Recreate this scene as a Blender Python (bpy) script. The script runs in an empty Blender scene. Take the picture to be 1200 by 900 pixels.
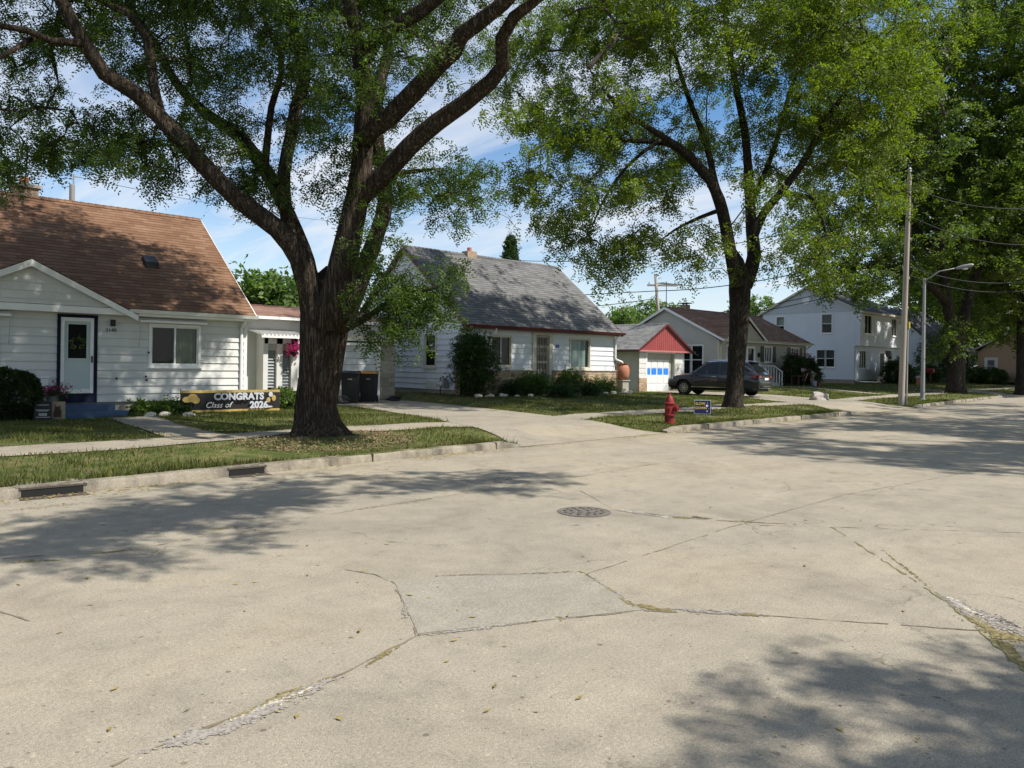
import bpy, bmesh, math, random
import numpy as np
from mathutils import Vector, Matrix
rnd = random.Random(7); NR = np.random.default_rng(7)
SC = bpy.context.scene; COL = SC.collection
# ------------------------------------------------------------ camera model: x along the street, y away from it, z up
FPX = 900.; TH = math.radians(47); RO = math.radians(.8); HY = 427.; CZ = 1.6
CF = (math.cos(TH), math.sin(TH)); CR = (math.sin(TH), -math.cos(TH))
def ray(x, y):
    dx = (x-600)/FPX; dy = (y-HY)/FPX
    r = dx*math.cos(RO)+dy*math.sin(RO); d = -dx*math.sin(RO)+dy*math.cos(RO)
    return (CF[0]+r*CR[0], CF[1]+r*CR[1], -d)
def atz(x, y, z=0):
    a = ray(x, y); t = (z-CZ)/a[2]; return Vector((a[0]*t, a[1]*t, z))
def atv(x, y, v):
    a = ray(x, y); t = v/a[1]; return Vector((a[0]*t, v, CZ+a[2]*t))
def att(x, y, t):
    a = ray(x, y); return Vector((a[0]*t, a[1]*t, CZ+a[2]*t))
# ------------------------------------------------------------ materials
def nodes(name):
    m = bpy.data.materials.new(name); m.use_nodes = True
    nt = m.node_tree; nt.nodes.clear(); return m, nt
class G:
    def __init__(s, nt): s.nt = nt
    def n(s, t, **kw):
        x = s.nt.nodes.new(t)
        for k, v in kw.items():
            if k in x.inputs: x.inputs[k].default_value = v
            else: setattr(x, k, v)
        return x
    def l(s, a, b): s.nt.links.new(a, b)
    def coord(s, scale=(1, 1, 1), kind='Object'):
        c = s.n('ShaderNodeTexCoord'); m = s.n('ShaderNodeMapping'); m.inputs['Scale'].default_value = scale
        s.l(c.outputs[kind], m.inputs['Vector']); return m.outputs[0]
    def noise(s, v, scale, detail=4, rough=.6, dist=0):
        x = s.n('ShaderNodeTexNoise'); x.inputs['Scale'].default_value = scale; x.inputs['Detail'].default_value = detail
        x.inputs['Roughness'].default_value = rough; x.inputs['Distortion'].default_value = dist
        s.l(v, x.inputs['Vector']); return x.outputs['Fac']
    def ramp(s, f, stops, interp='LINEAR'):
        r = s.n('ShaderNodeValToRGB'); cr = r.color_ramp; cr.interpolation = interp
        while len(cr.elements) < len(stops): cr.elements.new(.5)
        for e, (p, c) in zip(cr.elements, stops):
            e.position = p; e.color = (c[0], c[1], c[2], 1) if hasattr(c, '__len__') else (c, c, c, 1)
        s.l(f, r.inputs['Fac']); return r.outputs['Color']
    def math(s, op, a, b=None, c=None, clamp=False):
        m = s.n('ShaderNodeMath', operation=op); m.use_clamp = clamp
        for i, q in enumerate((a, b, c)):
            if q is None: continue
            if isinstance(q, (int, float)): m.inputs[i].default_value = q
            else: s.l(q, m.inputs[i])
        return m.outputs[0]
    def mix(s, f, a, b, mode='MIX'):
        m = s.n('ShaderNodeMix', data_type='RGBA', blend_type=mode)
        for i, q in ((0, f), (6, a), (7, b)):
            if isinstance(q, (int, float)): m.inputs[i].default_value = q
            elif isinstance(q, tuple): m.inputs[i].default_value = (q[0], q[1], q[2], 1)
            else: s.l(q, m.inputs[i])
        return m.outputs[2]
    def out(s, sh):
        o = s.n('ShaderNodeOutputMaterial'); s.l(sh, o.inputs['Surface'])
    def bsdf(s, col, rough=.6, bump=None, bs=.3, bd=.02, metal=0, spec=.5, coat=0):
        p = s.n('ShaderNodeBsdfPrincipled')
        for k, q in (('Base Color', col), ('Roughness', rough), ('Metallic', metal)):
            if isinstance(q, (int, float)): p.inputs[k].default_value = q
            elif isinstance(q, tuple): p.inputs[k].default_value = (q[0], q[1], q[2], 1)
            else: s.l(q, p.inputs[k])
        p.inputs['Specular IOR Level'].default_value = spec; p.inputs['Coat Weight'].default_value = coat
        if bump is not None:
            b = s.n('ShaderNodeBump'); b.inputs['Strength'].default_value = bs; b.inputs['Distance'].default_value = bd
            s.l(bump, b.inputs['Height']); s.l(b.outputs[0], p.inputs['Normal'])
        return p.outputs[0]
def sc3(c, k): return tuple(min(1, x*k) for x in c)
def M(name, col, rough=.6, var=.12, scale=3., bump=.15, bscale=40., metal=0, spec=.4, stretch=(1, 1, 1), coat=0, dirt=0):
    m, nt = nodes(name); g = G(nt); v = g.coord(stretch)
    f = g.noise(v, scale, 6); c = g.ramp(f, [(.3, sc3(col, 1-var)), (.7, sc3(col, 1+var))])
    if dirt:
        d = g.noise(g.coord((1, 1, .25)), 2.2, 8, .7)
        c = g.mix(g.ramp(d, [(.5, 0), (.75, dirt)]), c, sc3(col, .55))
    g.out(g.bsdf(c, rough, g.noise(v, bscale, 3), bump, .004, metal, spec, coat)); return m
def shingle_mat(name, cols, axis, k, row=.14, wid=.3, dark=.35):
    m, nt = nodes(name); g = G(nt)
    tc = g.n('ShaderNodeTexCoord'); sp = g.n('ShaderNodeSeparateXYZ'); g.l(tc.outputs['Object'], sp.inputs[0])
    cb = g.n('ShaderNodeCombineXYZ'); g.l(sp.outputs[axis], cb.inputs[0]); t = g.math('MULTIPLY', sp.outputs[2], k); g.l(t, cb.inputs[1])
    wob = g.noise(cb.outputs[0], 3, 2); t2 = g.math('MULTIPLY_ADD', wob, .02, t)
    cb2 = g.n('ShaderNodeCombineXYZ'); g.l(sp.outputs[axis], cb2.inputs[0]); g.l(t2, cb2.inputs[1])
    b = g.n('ShaderNodeTexBrick'); g.l(cb2.outputs[0], b.inputs['Vector']); b.offset = .5
    for kk, q in (('Scale', 1), ('Mortar Size', .006), ('Brick Width', wid), ('Row Height', row), ('Bias', 0)): b.inputs[kk].default_value = q
    b.inputs['Color1'].default_value = (0, 0, 0, 1); b.inputs['Color2'].default_value = (1, 1, 1, 1); b.inputs['Mortar'].default_value = (.5, .5, .5, 1)
    base = g.ramp(b.outputs['Color'], [(0, cols[0]), (.5, cols[1]), (1, cols[2])])
    saw = g.math('FRACT', g.math('DIVIDE', t2, row))
    edge = g.ramp(saw, [(0, dark), (.12, dark), (.2, 1.0), (1, 1.0)])  # shadow line at each course's lower edge, put into the colour
    gr = g.ramp(g.noise(cb.outputs[0], 160, 2), [(.3, .75), (.7, 1.2)])
    big = g.ramp(g.noise(tc.outputs['Object'], .7, 5), [(.3, .86), (.7, 1.1)])
    c = g.mix(1., base, edge, 'MULTIPLY'); c = g.mix(1., c, gr, 'MULTIPLY'); c = g.mix(1., c, big, 'MULTIPLY')
    g.out(g.bsdf(c, .92, g.math('ADD', g.math('MULTIPLY', saw, -1), b.outputs['Fac']), .5, .012, spec=.2)); return m
def stone_mat(name, cols, wid=.42, row=.1, mort=(.3, .27, .22), axis2=False):
    m, nt = nodes(name); g = G(nt)
    tc = g.n('ShaderNodeTexCoord'); sp = g.n('ShaderNodeSeparateXYZ'); g.l(tc.outputs['Object'], sp.inputs[0])
    h = g.math('ADD', sp.outputs[0], sp.outputs[1])
    w = g.noise(tc.outputs['Object'], 4, 3)
    cb = g.n('ShaderNodeCombineXYZ'); g.l(h, cb.inputs[0]); g.l(g.math('MULTIPLY_ADD', w, .035, sp.outputs[2]), cb.inputs[1])
    b = g.n('ShaderNodeTexBrick'); g.l(cb.outputs[0], b.inputs['Vector']); b.offset = .37; b.squash = .7; b.squash_frequency = 2
    for kk, q in (('Scale', 1), ('Mortar Size', .008), ('Brick Width', wid), ('Row Height', row), ('Bias', -.1), ('Mortar Smooth', .3)): b.inputs[kk].default_value = q
    b.inputs['Color1'].default_value = (0, 0, 0, 1); b.inputs['Color2'].default_value = (1, 1, 1, 1)
    c = g.ramp(b.outputs['Color'], [(0, cols[0]), (.5, cols[1]), (1, cols[2])])
    c = g.mix(1., c, g.ramp(g.noise(tc.outputs['Object'], 22, 5), [(.3, .7), (.7, 1.25)]), 'MULTIPLY')
    c = g.mix(b.outputs['Fac'], c, mort)
    hb = g.math('ADD', g.math('MULTIPLY', b.outputs['Fac'], -1), g.math('MULTIPLY', g.noise(tc.outputs['Object'], 25, 5), .5))
    g.out(g.bsdf(c, .9, hb, .7, .02, spec=.2)); return m
def leaf_mat(name, col, tr, var=.3, clump=.6, rough=.5):
    m, nt = nodes(name); g = G(nt)
    geo = g.n('ShaderNodeNewGeometry'); tc = g.n('ShaderNodeTexCoord')
    r = g.ramp(geo.outputs['Random Per Island'], [(0, sc3(col, 1-var)), (.6, col), (.9, sc3(col, 1+var)), (1, (col[0]*1.9, col[1]*1.5, col[2]))])
    c = g.mix(1., r, g.ramp(g.noise(tc.outputs['Object'], clump, 3), [(.3, .7), (.7, 1.25)]), 'MULTIPLY')
    p = g.bsdf(c, rough, spec=.35)
    t = g.n('ShaderNodeBsdfTranslucent'); g.l(g.mix(1., c, tr, 'MULTIPLY'), t.inputs['Color'])
    mx = g.n('ShaderNodeMixShader'); mx.inputs[0].default_value = .5
    g.l(p, mx.inputs[1]); g.l(t.outputs[0], mx.inputs[2]); g.out(mx.outputs[0]); return m
def bark_mat(name, col, sc=1., lich=.0):
    m, nt = nodes(name); g = G(nt); v = g.coord((1, 1, .22))
    n1 = g.noise(g.coord((1, 1, .09)), 17*sc, 7, .6, .9); n2 = g.noise(g.coord((1, 1, .5)), 34*sc, 6, .65); n0 = g.noise(v, 2.2, 4, .6)
    rid = g.ramp(g.math('ABSOLUTE', g.math('MULTIPLY', g.math('SUBTRACT', n1, .5), 2.)), [(0, .28), (.07, .55), (.2, .95), (.4, 1.1)])
    c = g.ramp(n2, [(.25, sc3(col, .62)), (.5, col), (.75, sc3(col, 1.5))]); c = g.mix(1., c, rid, 'MULTIPLY')
    c = g.mix(1., c, g.ramp(n0, [(.3, (.72, .74, .76)), (.7, (1.2, 1.16, 1.1))]), 'MULTIPLY')
    h = g.math('ADD', g.math('MULTIPLY', rid, 1.0), g.math('MULTIPLY', n2, .7))
    g.out(g.bsdf(c, .95, h, 1., .04, spec=.12)); return m
def glass_mat(name, tint=(.55, .6, .6), rough=.03):
    m, nt = nodes(name); g = G(nt); t = g.n('ShaderNodeBsdfTransparent'); t.inputs[0].default_value = (*tint, 1)
    gl = g.n('ShaderNodeBsdfGlossy'); gl.inputs['Roughness'].default_value = rough
    wv = g.n('ShaderNodeBump'); wv.inputs['Strength'].default_value = .06; wv.inputs['Distance'].default_value = .02
    g.l(g.noise(g.coord(), 1.6, 2), wv.inputs['Height']); g.l(wv.outputs[0], gl.inputs['Normal'])
    lw = g.n('ShaderNodeLayerWeight'); fr = g.math('MULTIPLY_ADD', g.math('POWER', lw.outputs['Facing'], 4.), .6, .028)
    mx = g.n('ShaderNodeMixShader'); g.l(fr, mx.inputs[0]); g.l(t.outputs[0], mx.inputs[1]); g.l(gl.outputs[0], mx.inputs[2]); g.out(mx.outputs[0]); return m
# ------------------------------------------------------------ tags and mesh building
def tag(o, label=None, cat=None, group=None, kind=None):
    for k, q in (('label', label), ('category', cat), ('group', group), ('kind', kind)):
        if q: o[k] = q
    return o
def thing(name, loc, label, cat, group=None, rz=0):
    o = bpy.data.objects.new(name, None); o.location = loc; o.rotation_euler = (0, 0, rz); o.empty_display_size = .2
    COL.objects.link(o); return tag(o, label, cat, group)
def origin(o):
    p = Vector((0, 0, 0))
    while o is not None: p = p+o.location; o = o.parent
    return p
def norm2(a):
    return a/np.maximum(np.linalg.norm(a, axis=1, keepdims=True), 1e-9)
class MB:
    def __init__(s): s.v = []; s.f = []; s.m = []
    def add(s, pts, faces, mi=0):
        b = len(s.v); s.v += [tuple(p) for p in pts]
        for f in faces: s.f.append([b+i for i in f]); s.m.append(mi)
        return s
    def poly(s, pts, mi=0): return s.add(pts, [list(range(len(pts)))], mi)
    def box(s, x0, x1, y0, y1, z0, z1, mi=0):
        return s.add([(x, y, z) for z in (z0, z1) for y in (y0, y1) for x in (x0, x1)],
                     [[0, 2, 3, 1], [4, 5, 7, 6], [0, 1, 5, 4], [2, 6, 7, 3], [0, 4, 6, 2], [1, 3, 7, 5]], mi)
    def prism(s, pts, d, mi=0):
        n = len(pts); d = Vector(d); q = [Vector(p) for p in pts]
        return s.add(q+[p+d for p in q], [list(range(n))[::-1], list(range(n, 2*n))]+[[i, (i+1) % n, n+(i+1) % n, n+i] for i in range(n)], mi)
    def tube(s, path, rads, n=8, mi=0, cap=True, wob=None):
        path = [Vector(p) for p in path]; k = len(path)
        if not hasattr(rads, '__len__'): rads = [rads]*k
        t0 = (path[1]-path[0]).normalized(); a = t0.orthogonal().normalized(); b0 = len(s.v)
        for i, p in enumerate(path):
            t = (path[min(i+1, k-1)]-path[max(i-1, 0)])
            t = t.normalized() if t.length > 1e-9 else t0
            a = (a-t*a.dot(t)).normalized(); b = t.cross(a)
            for j in range(n):
                an = 2*math.pi*j/n; r = rads[i]*(wob(p, an, i) if wob else 1)
                s.v.append(tuple(p+a*(math.cos(an)*r)+b*(math.sin(an)*r)))
        for i in range(k-1):
            for j in range(n):
                j2 = (j+1) % n
                s.f.append([b0+i*n+j, b0+i*n+j2, b0+(i+1)*n+j2, b0+(i+1)*n+j]); s.m.append(mi)
        if cap:
            s.f.append([b0+j for j in range(n)][::-1]); s.m.append(mi)
            s.f.append([b0+(k-1)*n+j for j in range(n)]); s.m.append(mi)
        return s
    def lathe(s, c, prof, n=20, mi=0, ax='z', wob=None):
        c = Vector(c); b0 = len(s.v); k = len(prof)
        for i, (r, h) in enumerate(prof):
            for j in range(n):
                an = 2*math.pi*j/n; x, y = math.cos(an)*r, math.sin(an)*r
                s.v.append(tuple(c+(Vector((x, y, h)) if ax == 'z' else Vector((x, h, y)) if ax == 'y' else Vector((h, x, y)))))
        for i in range(k-1):
            for j in range(n):
                j2 = (j+1) % n; s.f.append([b0+i*n+j, b0+i*n+j2, b0+(i+1)*n+j2, b0+(i+1)*n+j]); s.m.append(mi)
        s.f.append([b0+j for j in range(n)][::-1]); s.m.append(mi); s.f.append([b0+(k-1)*n+j for j in range(n)]); s.m.append(mi)
        return s
    def build(s, name, mats, parent=None, smooth=False, local=False, bevel=0, angle=None, recalc=True):
        if not isinstance(mats, (list, tuple)): mats = [mats]
        org = Vector((0, 0, 0)) if local else origin(parent)
        me = bpy.data.meshes.new(name)
        me.from_pydata([tuple(Vector(p)-org) for p in s.v], [], s.f)
        for m in mats: me.materials.append(m)
        me.polygons.foreach_set('material_index', s.m)
        if recalc:
            bm = bmesh.new(); bm.from_mesh(me); bmesh.ops.recalc_face_normals(bm, faces=bm.faces[:]); bm.to_mesh(me); bm.free()
        if smooth: me.polygons.foreach_set('use_smooth', [True]*len(me.polygons))
        if angle: me.set_sharp_from_angle(angle=math.radians(angle))
        me.update()
        o = bpy.data.objects.new(name, me); COL.objects.link(o)
        if parent is not None: o.parent = parent
        if bevel:
            bv = o.modifiers.new('bevel', 'BEVEL'); bv.width = bevel; bv.segments = 2; bv.limit_method = 'ANGLE'
        return o
def quads_mesh(name, V, mat, parent=None, kind=None, nper=4):
    V = np.ascontiguousarray(V, dtype=np.float32).reshape(-1, 3); n = len(V)
    me = bpy.data.meshes.new(name); me.vertices.add(n); me.vertices.foreach_set('co', (V-np.array(origin(parent), dtype=np.float32)).ravel())
    k = n//nper; me.loops.add(n); me.loops.foreach_set('vertex_index', np.arange(n, dtype=np.int32))
    me.polygons.add(k); me.polygons.foreach_set('loop_start', np.arange(k, dtype=np.int32)*nper)
    me.materials.append(mat); me.update(calc_edges=True)
    o = bpy.data.objects.new(name, me); COL.objects.link(o)
    if parent is not None: o.parent = parent
    if kind: o['kind'] = kind
    return o
def to_mesh(o, name, parent=None):
    dg = bpy.context.evaluated_depsgraph_get(); me = bpy.data.meshes.new_from_object(o.evaluated_get(dg)); me.name = name
    mw = o.matrix_world.copy(); old = o.data; bpy.data.objects.remove(o)
    r = bpy.data.objects.new(name, me); COL.objects.link(r)
    if parent is not None: r.parent = parent
    r.location = mw.translation-origin(parent) if parent is not None else mw.translation
    return r
def text(name, s, size, P, U, N, mat, parent, ext=.004, shear=0, bold=0, align='CENTER'):
    cu = bpy.data.curves.new(name, 'FONT'); cu.body = s; cu.size = size; cu.extrude = ext; cu.align_x = align; cu.align_y = 'CENTER'; cu.shear = shear; cu.offset = bold
    cu.resolution_u = 3
    o = bpy.data.objects.new(name+'_tmp', cu); COL.objects.link(o); bpy.context.view_layer.update()
    me = bpy.data.meshes.new_from_object(o.evaluated_get(bpy.context.evaluated_depsgraph_get())); bpy.data.objects.remove(o); bpy.data.curves.remove(cu)
    U = Vector(U); N = Vector(N); W = N.cross(U)
    Mx = Matrix(((U.x, W.x, N.x, P[0]), (U.y, W.y, N.y, P[1]), (U.z, W.z, N.z, P[2]), (0, 0, 0, 1)))
    me.transform(Mx); me.transform(Matrix.Translation(-origin(parent))); me.materials.clear(); me.materials.append(mat); me.name = name
    r = bpy.data.objects.new(name, me); COL.objects.link(r); r.parent = parent; return r
def sstep(x, a, b):
    t = np.clip((np.asarray(x, float)-a)/(b-a), 0, 1); return t*t*(3-2*t)
# ------------------------------------------------------------ material set
WHITE = M('white_siding_paint', (.60, .60, .57), .55, .05, 1.5, .1, 60, dirt=.18)
WHITE2 = M('white_siding_paint_cool', (.72, .73, .75), .55, .05, 1.5, .1, 60, dirt=.12)
TANS = M('taupe_siding', (.46, .43, .37), .55, .06, 1.5, .1, 60, dirt=.12)
BLUEW = M('pale_vinyl_siding', (.66, .68, .73), .5, .04, 1.5, .05, 60, dirt=.08)
ORANGE = M('tan_painted_wall', (.50, .35, .24), .7, .06, 1.2, .2, 40, dirt=.1)
GREYST = M('grey_painted_block', (.42, .41, .36), .8, .08, 2, .3, 30)
TRIM = M('white_trim', (.8, .8, .78), .45, .04, 3, .05)
CREAM = M('cream_trim', (.58, .54, .44), .55, .06, 3, .1)
RED = M('red_trim_paint', (.105, .022, .024), .5, .12, 3, .1)
REDSID = M('red_board_paint', (.29, .062, .062), .55, .1, 2, .1)
NAVY = M('navy_paint', (.008, .012, .03), .75, .12, 3, .1, spec=.15)
BLUEP = M('blue_step_paint', (.045, .085, .16), .5, .22, 4, .3, 20)
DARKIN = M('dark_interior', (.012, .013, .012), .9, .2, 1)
DOORG = M('pale_green_door_paint', (.48, .55, .53), .4, .04, 2, .05)
METAL = M('brushed_aluminium', (.62, .62, .62), .35, .06, 6, .05, metal=.8)
GALV = M('galvanised_steel', (.30, .30, .29), .6, .15, 5, .1, 40, metal=.25, stretch=(1, 1, .2))
BLACK = M('black_plastic', (.009, .01, .01), .6, .2, 4, .1)
BLACKM = M('black_metal', (.015, .015, .015), .5, .2, 4, .1)
FOUND = M('concrete_foundation', (.36, .33, .28), .9, .15, 3, .5, 30)
GLASS = glass_mat('window_glass', (.72, .76, .74))
CARGLASS = glass_mat('car_glass', (.12, .13, .14))
CURT = M('pale_blue_curtain', (.55, .66, .66), .9, .06, 3, .2)
CURTG = M('olive_curtain', (.24, .27, .2), .9, .1, 3, .2)
CURTW = M('off_white_blind', (.6, .6, .56), .8, .06, 3)
CURTD = M('dark_blind', (.16, .16, .17), .8, .1, 3)
BRICKC = M('chimney_brick', (.36, .26, .19), .9, .2, 8, .5, 30)
TERRA = M('terracotta', (.42, .17, .10), .65, .1, 4, .2)
SH_BROWN = shingle_mat('brown_shingles', [(.158, .085, .05), (.193, .108, .064), (.235, .14, .087)], 0, 1.55)
SH_GREY = shingle_mat('grey_shingles', [(.125, .125, .123), (.157, .156, .152), (.195, .192, .185)], 0, 1.38)
SH_GREYS = shingle_mat('grey_garage_shingles', [(.16, .16, .155), (.22, .215, .205), (.28, .275, .26)], 1, 1.75)
SH_DBROWN = shingle_mat('dark_brown_shingles', [(.18, .098, .06), (.235, .132, .082), (.31, .185, .125)], 0, 1.9)
SH_CHAR = shingle_mat('charcoal_shingles', [(.07, .07, .08), (.1, .1, .11), (.13, .13, .14)], 0, 1.9)
SH_LOW = shingle_mat('brown_low_shingles', [(.22, .12, .09), (.26, .15, .11), (.30, .18, .13)], 0, 5.)
STONE = stone_mat('buff_ledge_stone', [(.30, .20, .12), (.42, .30, .19), (.52, .42, .29)])
STONEG = stone_mat('grey_buff_ledge_stone', [(.27, .24, .18), (.36, .32, .25), (.44, .40, .32)], .38, .16)
BARK1 = bark_mat('furrowed_bark', (.115, .09, .068))
BARK2 = bark_mat('grey_brown_bark', (.10, .082, .066), 1.3)
TWIG = M('twig_bark', (.075, .058, .043), .9, .2, 8)
POLEW = M('weathered_pole_wood', (.36, .31, .26), .85, .2, 6, .6, 30, stretch=(1, 1, .08))
ROCK = M('granite_boulder', (.34, .30, .27), .9, .3, 5, .9, 14)
LIME = M('limestone_edging', (.55, .5, .42), .9, .15, 5, .7, 18)
LEAF1 = leaf_mat('locust_leaf_dark', (.064, .105, .021), (1.35, 1.5, .6))  # one even, darker green for the big locust's leaves
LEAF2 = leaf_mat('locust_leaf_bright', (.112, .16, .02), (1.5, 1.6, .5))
LEAF3 = leaf_mat('maple_leaf', (.085, .128, .024), (1.35, 1.5, .5), clump=.4)
LEAFD = leaf_mat('dark_shrub_leaf', (.044, .076, .021), (1, 1.3, .6), clump=2.)
LEAFL = leaf_mat('light_shrub_leaf', (.11, .165, .045), (1.2, 1.5, .6), clump=2.)
LEAFB = leaf_mat('boxwood_leaf', (.034, .058, .016), (1, 1.3, .6), clump=2.)
PINKF = leaf_mat('pink_petal', (.55, .05, .25), (1.2, .8, 1), clump=4.)
WHITEF = leaf_mat('white_petal', (.7, .68, .6), (1, 1, 1), clump=4.)
GRASSM = leaf_mat('grass_blade', (.118, .138, .037), (1.2, 1.25, .5), var=.45, clump=.8, rough=.6)
# ------------------------------------------------------------ terrain
CU = np.array([-400, -30, -5, 1.67, 4.86, 10, 16, 21, 27.3, 34.7, 42.2, 51, 62, 75, 100, 400.])
CV = np.array([6., 9.3, 9.8, 10.07, 10.45, 10.75, 11.0, 11.22, 11.5, 12.0, 12.75, 13.5, 14.5, 15.3, 16.3, 20.])
def vc(u):
    u = np.asarray(u, float); return sum(np.interp(u+d, CU, CV) for d in (-2.4, -1.2, 0, 1.2, 2.4))/5
HU = np.array([-400, 15.9, 17.6, 27, 29.5, 37.5, 40, 400.]); HZ = np.array([.205, .205, .42, .42, .21, .21, .45, .45])
# paved strips: driveways (v, left u, right u)
DR1 = np.array([(10.3, 10.2, 15.6), (11.0, 10.35, 15.3), (11.9, 10.75, 15.0), (13.1, 11.05, 14.95), (16, 11.95, 15.55), (20, 12.6, 16.1), (23.95, 12.95, 16.35)])
DR2 = np.array([(11.2, 26.6, 35.0), (12.1, 27.6, 34.6), (13, 28.2, 34.2), (14.5, 29.2, 34.4), (17, 31., 35.6), (20, 33.0, 37.2), (26, 33.9, 37.6)])
DR3 = np.array([(13.8, 55., 61.), (15, 55.8, 60.4), (18, 56.6, 60.), (25, 57.2, 60.)])
DRS = (DR1, DR2, DR3)
def in_drive(u, v, pad=0):
    r = np.zeros(np.shape(u), bool)
    for D in DRS:
        l = np.interp(v, D[:, 0], D[:, 1]); q = np.interp(v, D[:, 0], D[:, 2])
        r |= (u > l-pad) & (u < q+pad) & (v > D[0, 0]-.6) & (v < D[-1, 0])
    return r
def drive_w(u, v):
    w = np.zeros(np.shape(u))
    for D in DRS:
        l = np.interp(v, D[:, 0], D[:, 1]); q = np.interp(v, D[:, 0], D[:, 2])
        k = sstep(u, l-1.1, l-.05)*(1-sstep(u, q+.05, q+1.1))*(1-sstep(v, D[-1, 0]+1.5, D[-1, 0]+3)); w = np.maximum(w, k)
    return w
def gz(u, v):
    u = np.asarray(u, float); v = np.asarray(v, float); w = v-vc(u)
    hz = np.interp(u, HU, HZ)
    z = .125+.085*sstep(w, .1, 2.4)+(hz-.21)*sstep(w, 3.8, 9.5)
    zd = -.008+.19*sstep(w, .0, 2.3)+.03*sstep(w, 3, 12)
    k = drive_w(u, v); z = z*(1-k)+zd*k
    z = z+.10*np.exp(-((u-7.05)**2+(v-12.5)**2)/1.3)+.06*np.exp(-((u-24)**2+(v-14.2)**2)/2.)
    z = z+.012*np.sin(u*1.7+v*.9)*np.sin(v*1.3-u*.6)*sstep(w, .3, 1.5)*(1-k)
    return z
def gzf(u, v): return float(gz(u, v))
SW0, SW1 = 2.45, 3.75
WALK = np.array([(13.5, 4.75, 5.95), (15, 4.9, 5.85), (17, 5.1, 6.0), (19.7, 5.35, 6.45)])
def in_walk(u, v, pad=0):
    w = v-vc(u); r = (w > SW0-pad) & (w < SW1+pad)
    r |= (u > np.interp(v, WALK[:, 0], WALK[:, 1])-pad) & (u < np.interp(v, WALK[:, 0], WALK[:, 2])+pad) & (v > 13) & (v < 19.7)
    r |= (np.abs(u-44.6) < .6+pad) & (v > 15) & (v < 24.8)
    return r
def grid_mesh(name, U, W, zfun, mat, kind='structure', rel=True):
    UU, WW = np.meshgrid(U, W); VV = WW+(vc(UU) if rel else 0); ZZ = zfun(UU, VV, WW)
    P = np.stack([UU, VV, ZZ], -1).reshape(-1, 3); nu, nw = len(U), len(W)
    i = np.arange(nu-1); j = np.arange(nw-1); I, J = np.meshgrid(i, j); a = (J*nu+I).ravel()
    F = np.stack([a, a+1, a+nu+1, a+nu], 1)
    me = bpy.data.meshes.new(name); me.from_pydata(P.tolist(), [], F.tolist()); me.materials.append(mat)
    me.polygons.foreach_set('use_smooth', [True]*len(me.polygons)); me.update()
    o = bpy.data.objects.new(name, me); COL.objects.link(o)
    if kind: o['kind'] = kind
    return o
def lawn_mat():
    m, nt = nodes('lawn'); g = G(nt); v = g.coord()
    a = g.noise(v, .35, 4, .6); b = g.noise(v, 3., 5, .65); c = g.noise(v, 60, 3, .7)
    col = g.ramp(b, [(.3, (.05, .07, .02)), (.46, (.10, .12, .036)), (.6, (.17, .155, .065)), (.74, (.21, .17, .10))])
    col = g.mix(1., col, g.ramp(a, [(.3, .75), (.7, 1.2)]), 'MULTIPLY'); col = g.mix(1., col, g.ramp(c, [(.3, .5), (.7, 1.4)]), 'MULTIPLY')
    g.out(g.bsdf(col, .95, c, .8, .03, spec=.1)); return m
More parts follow.
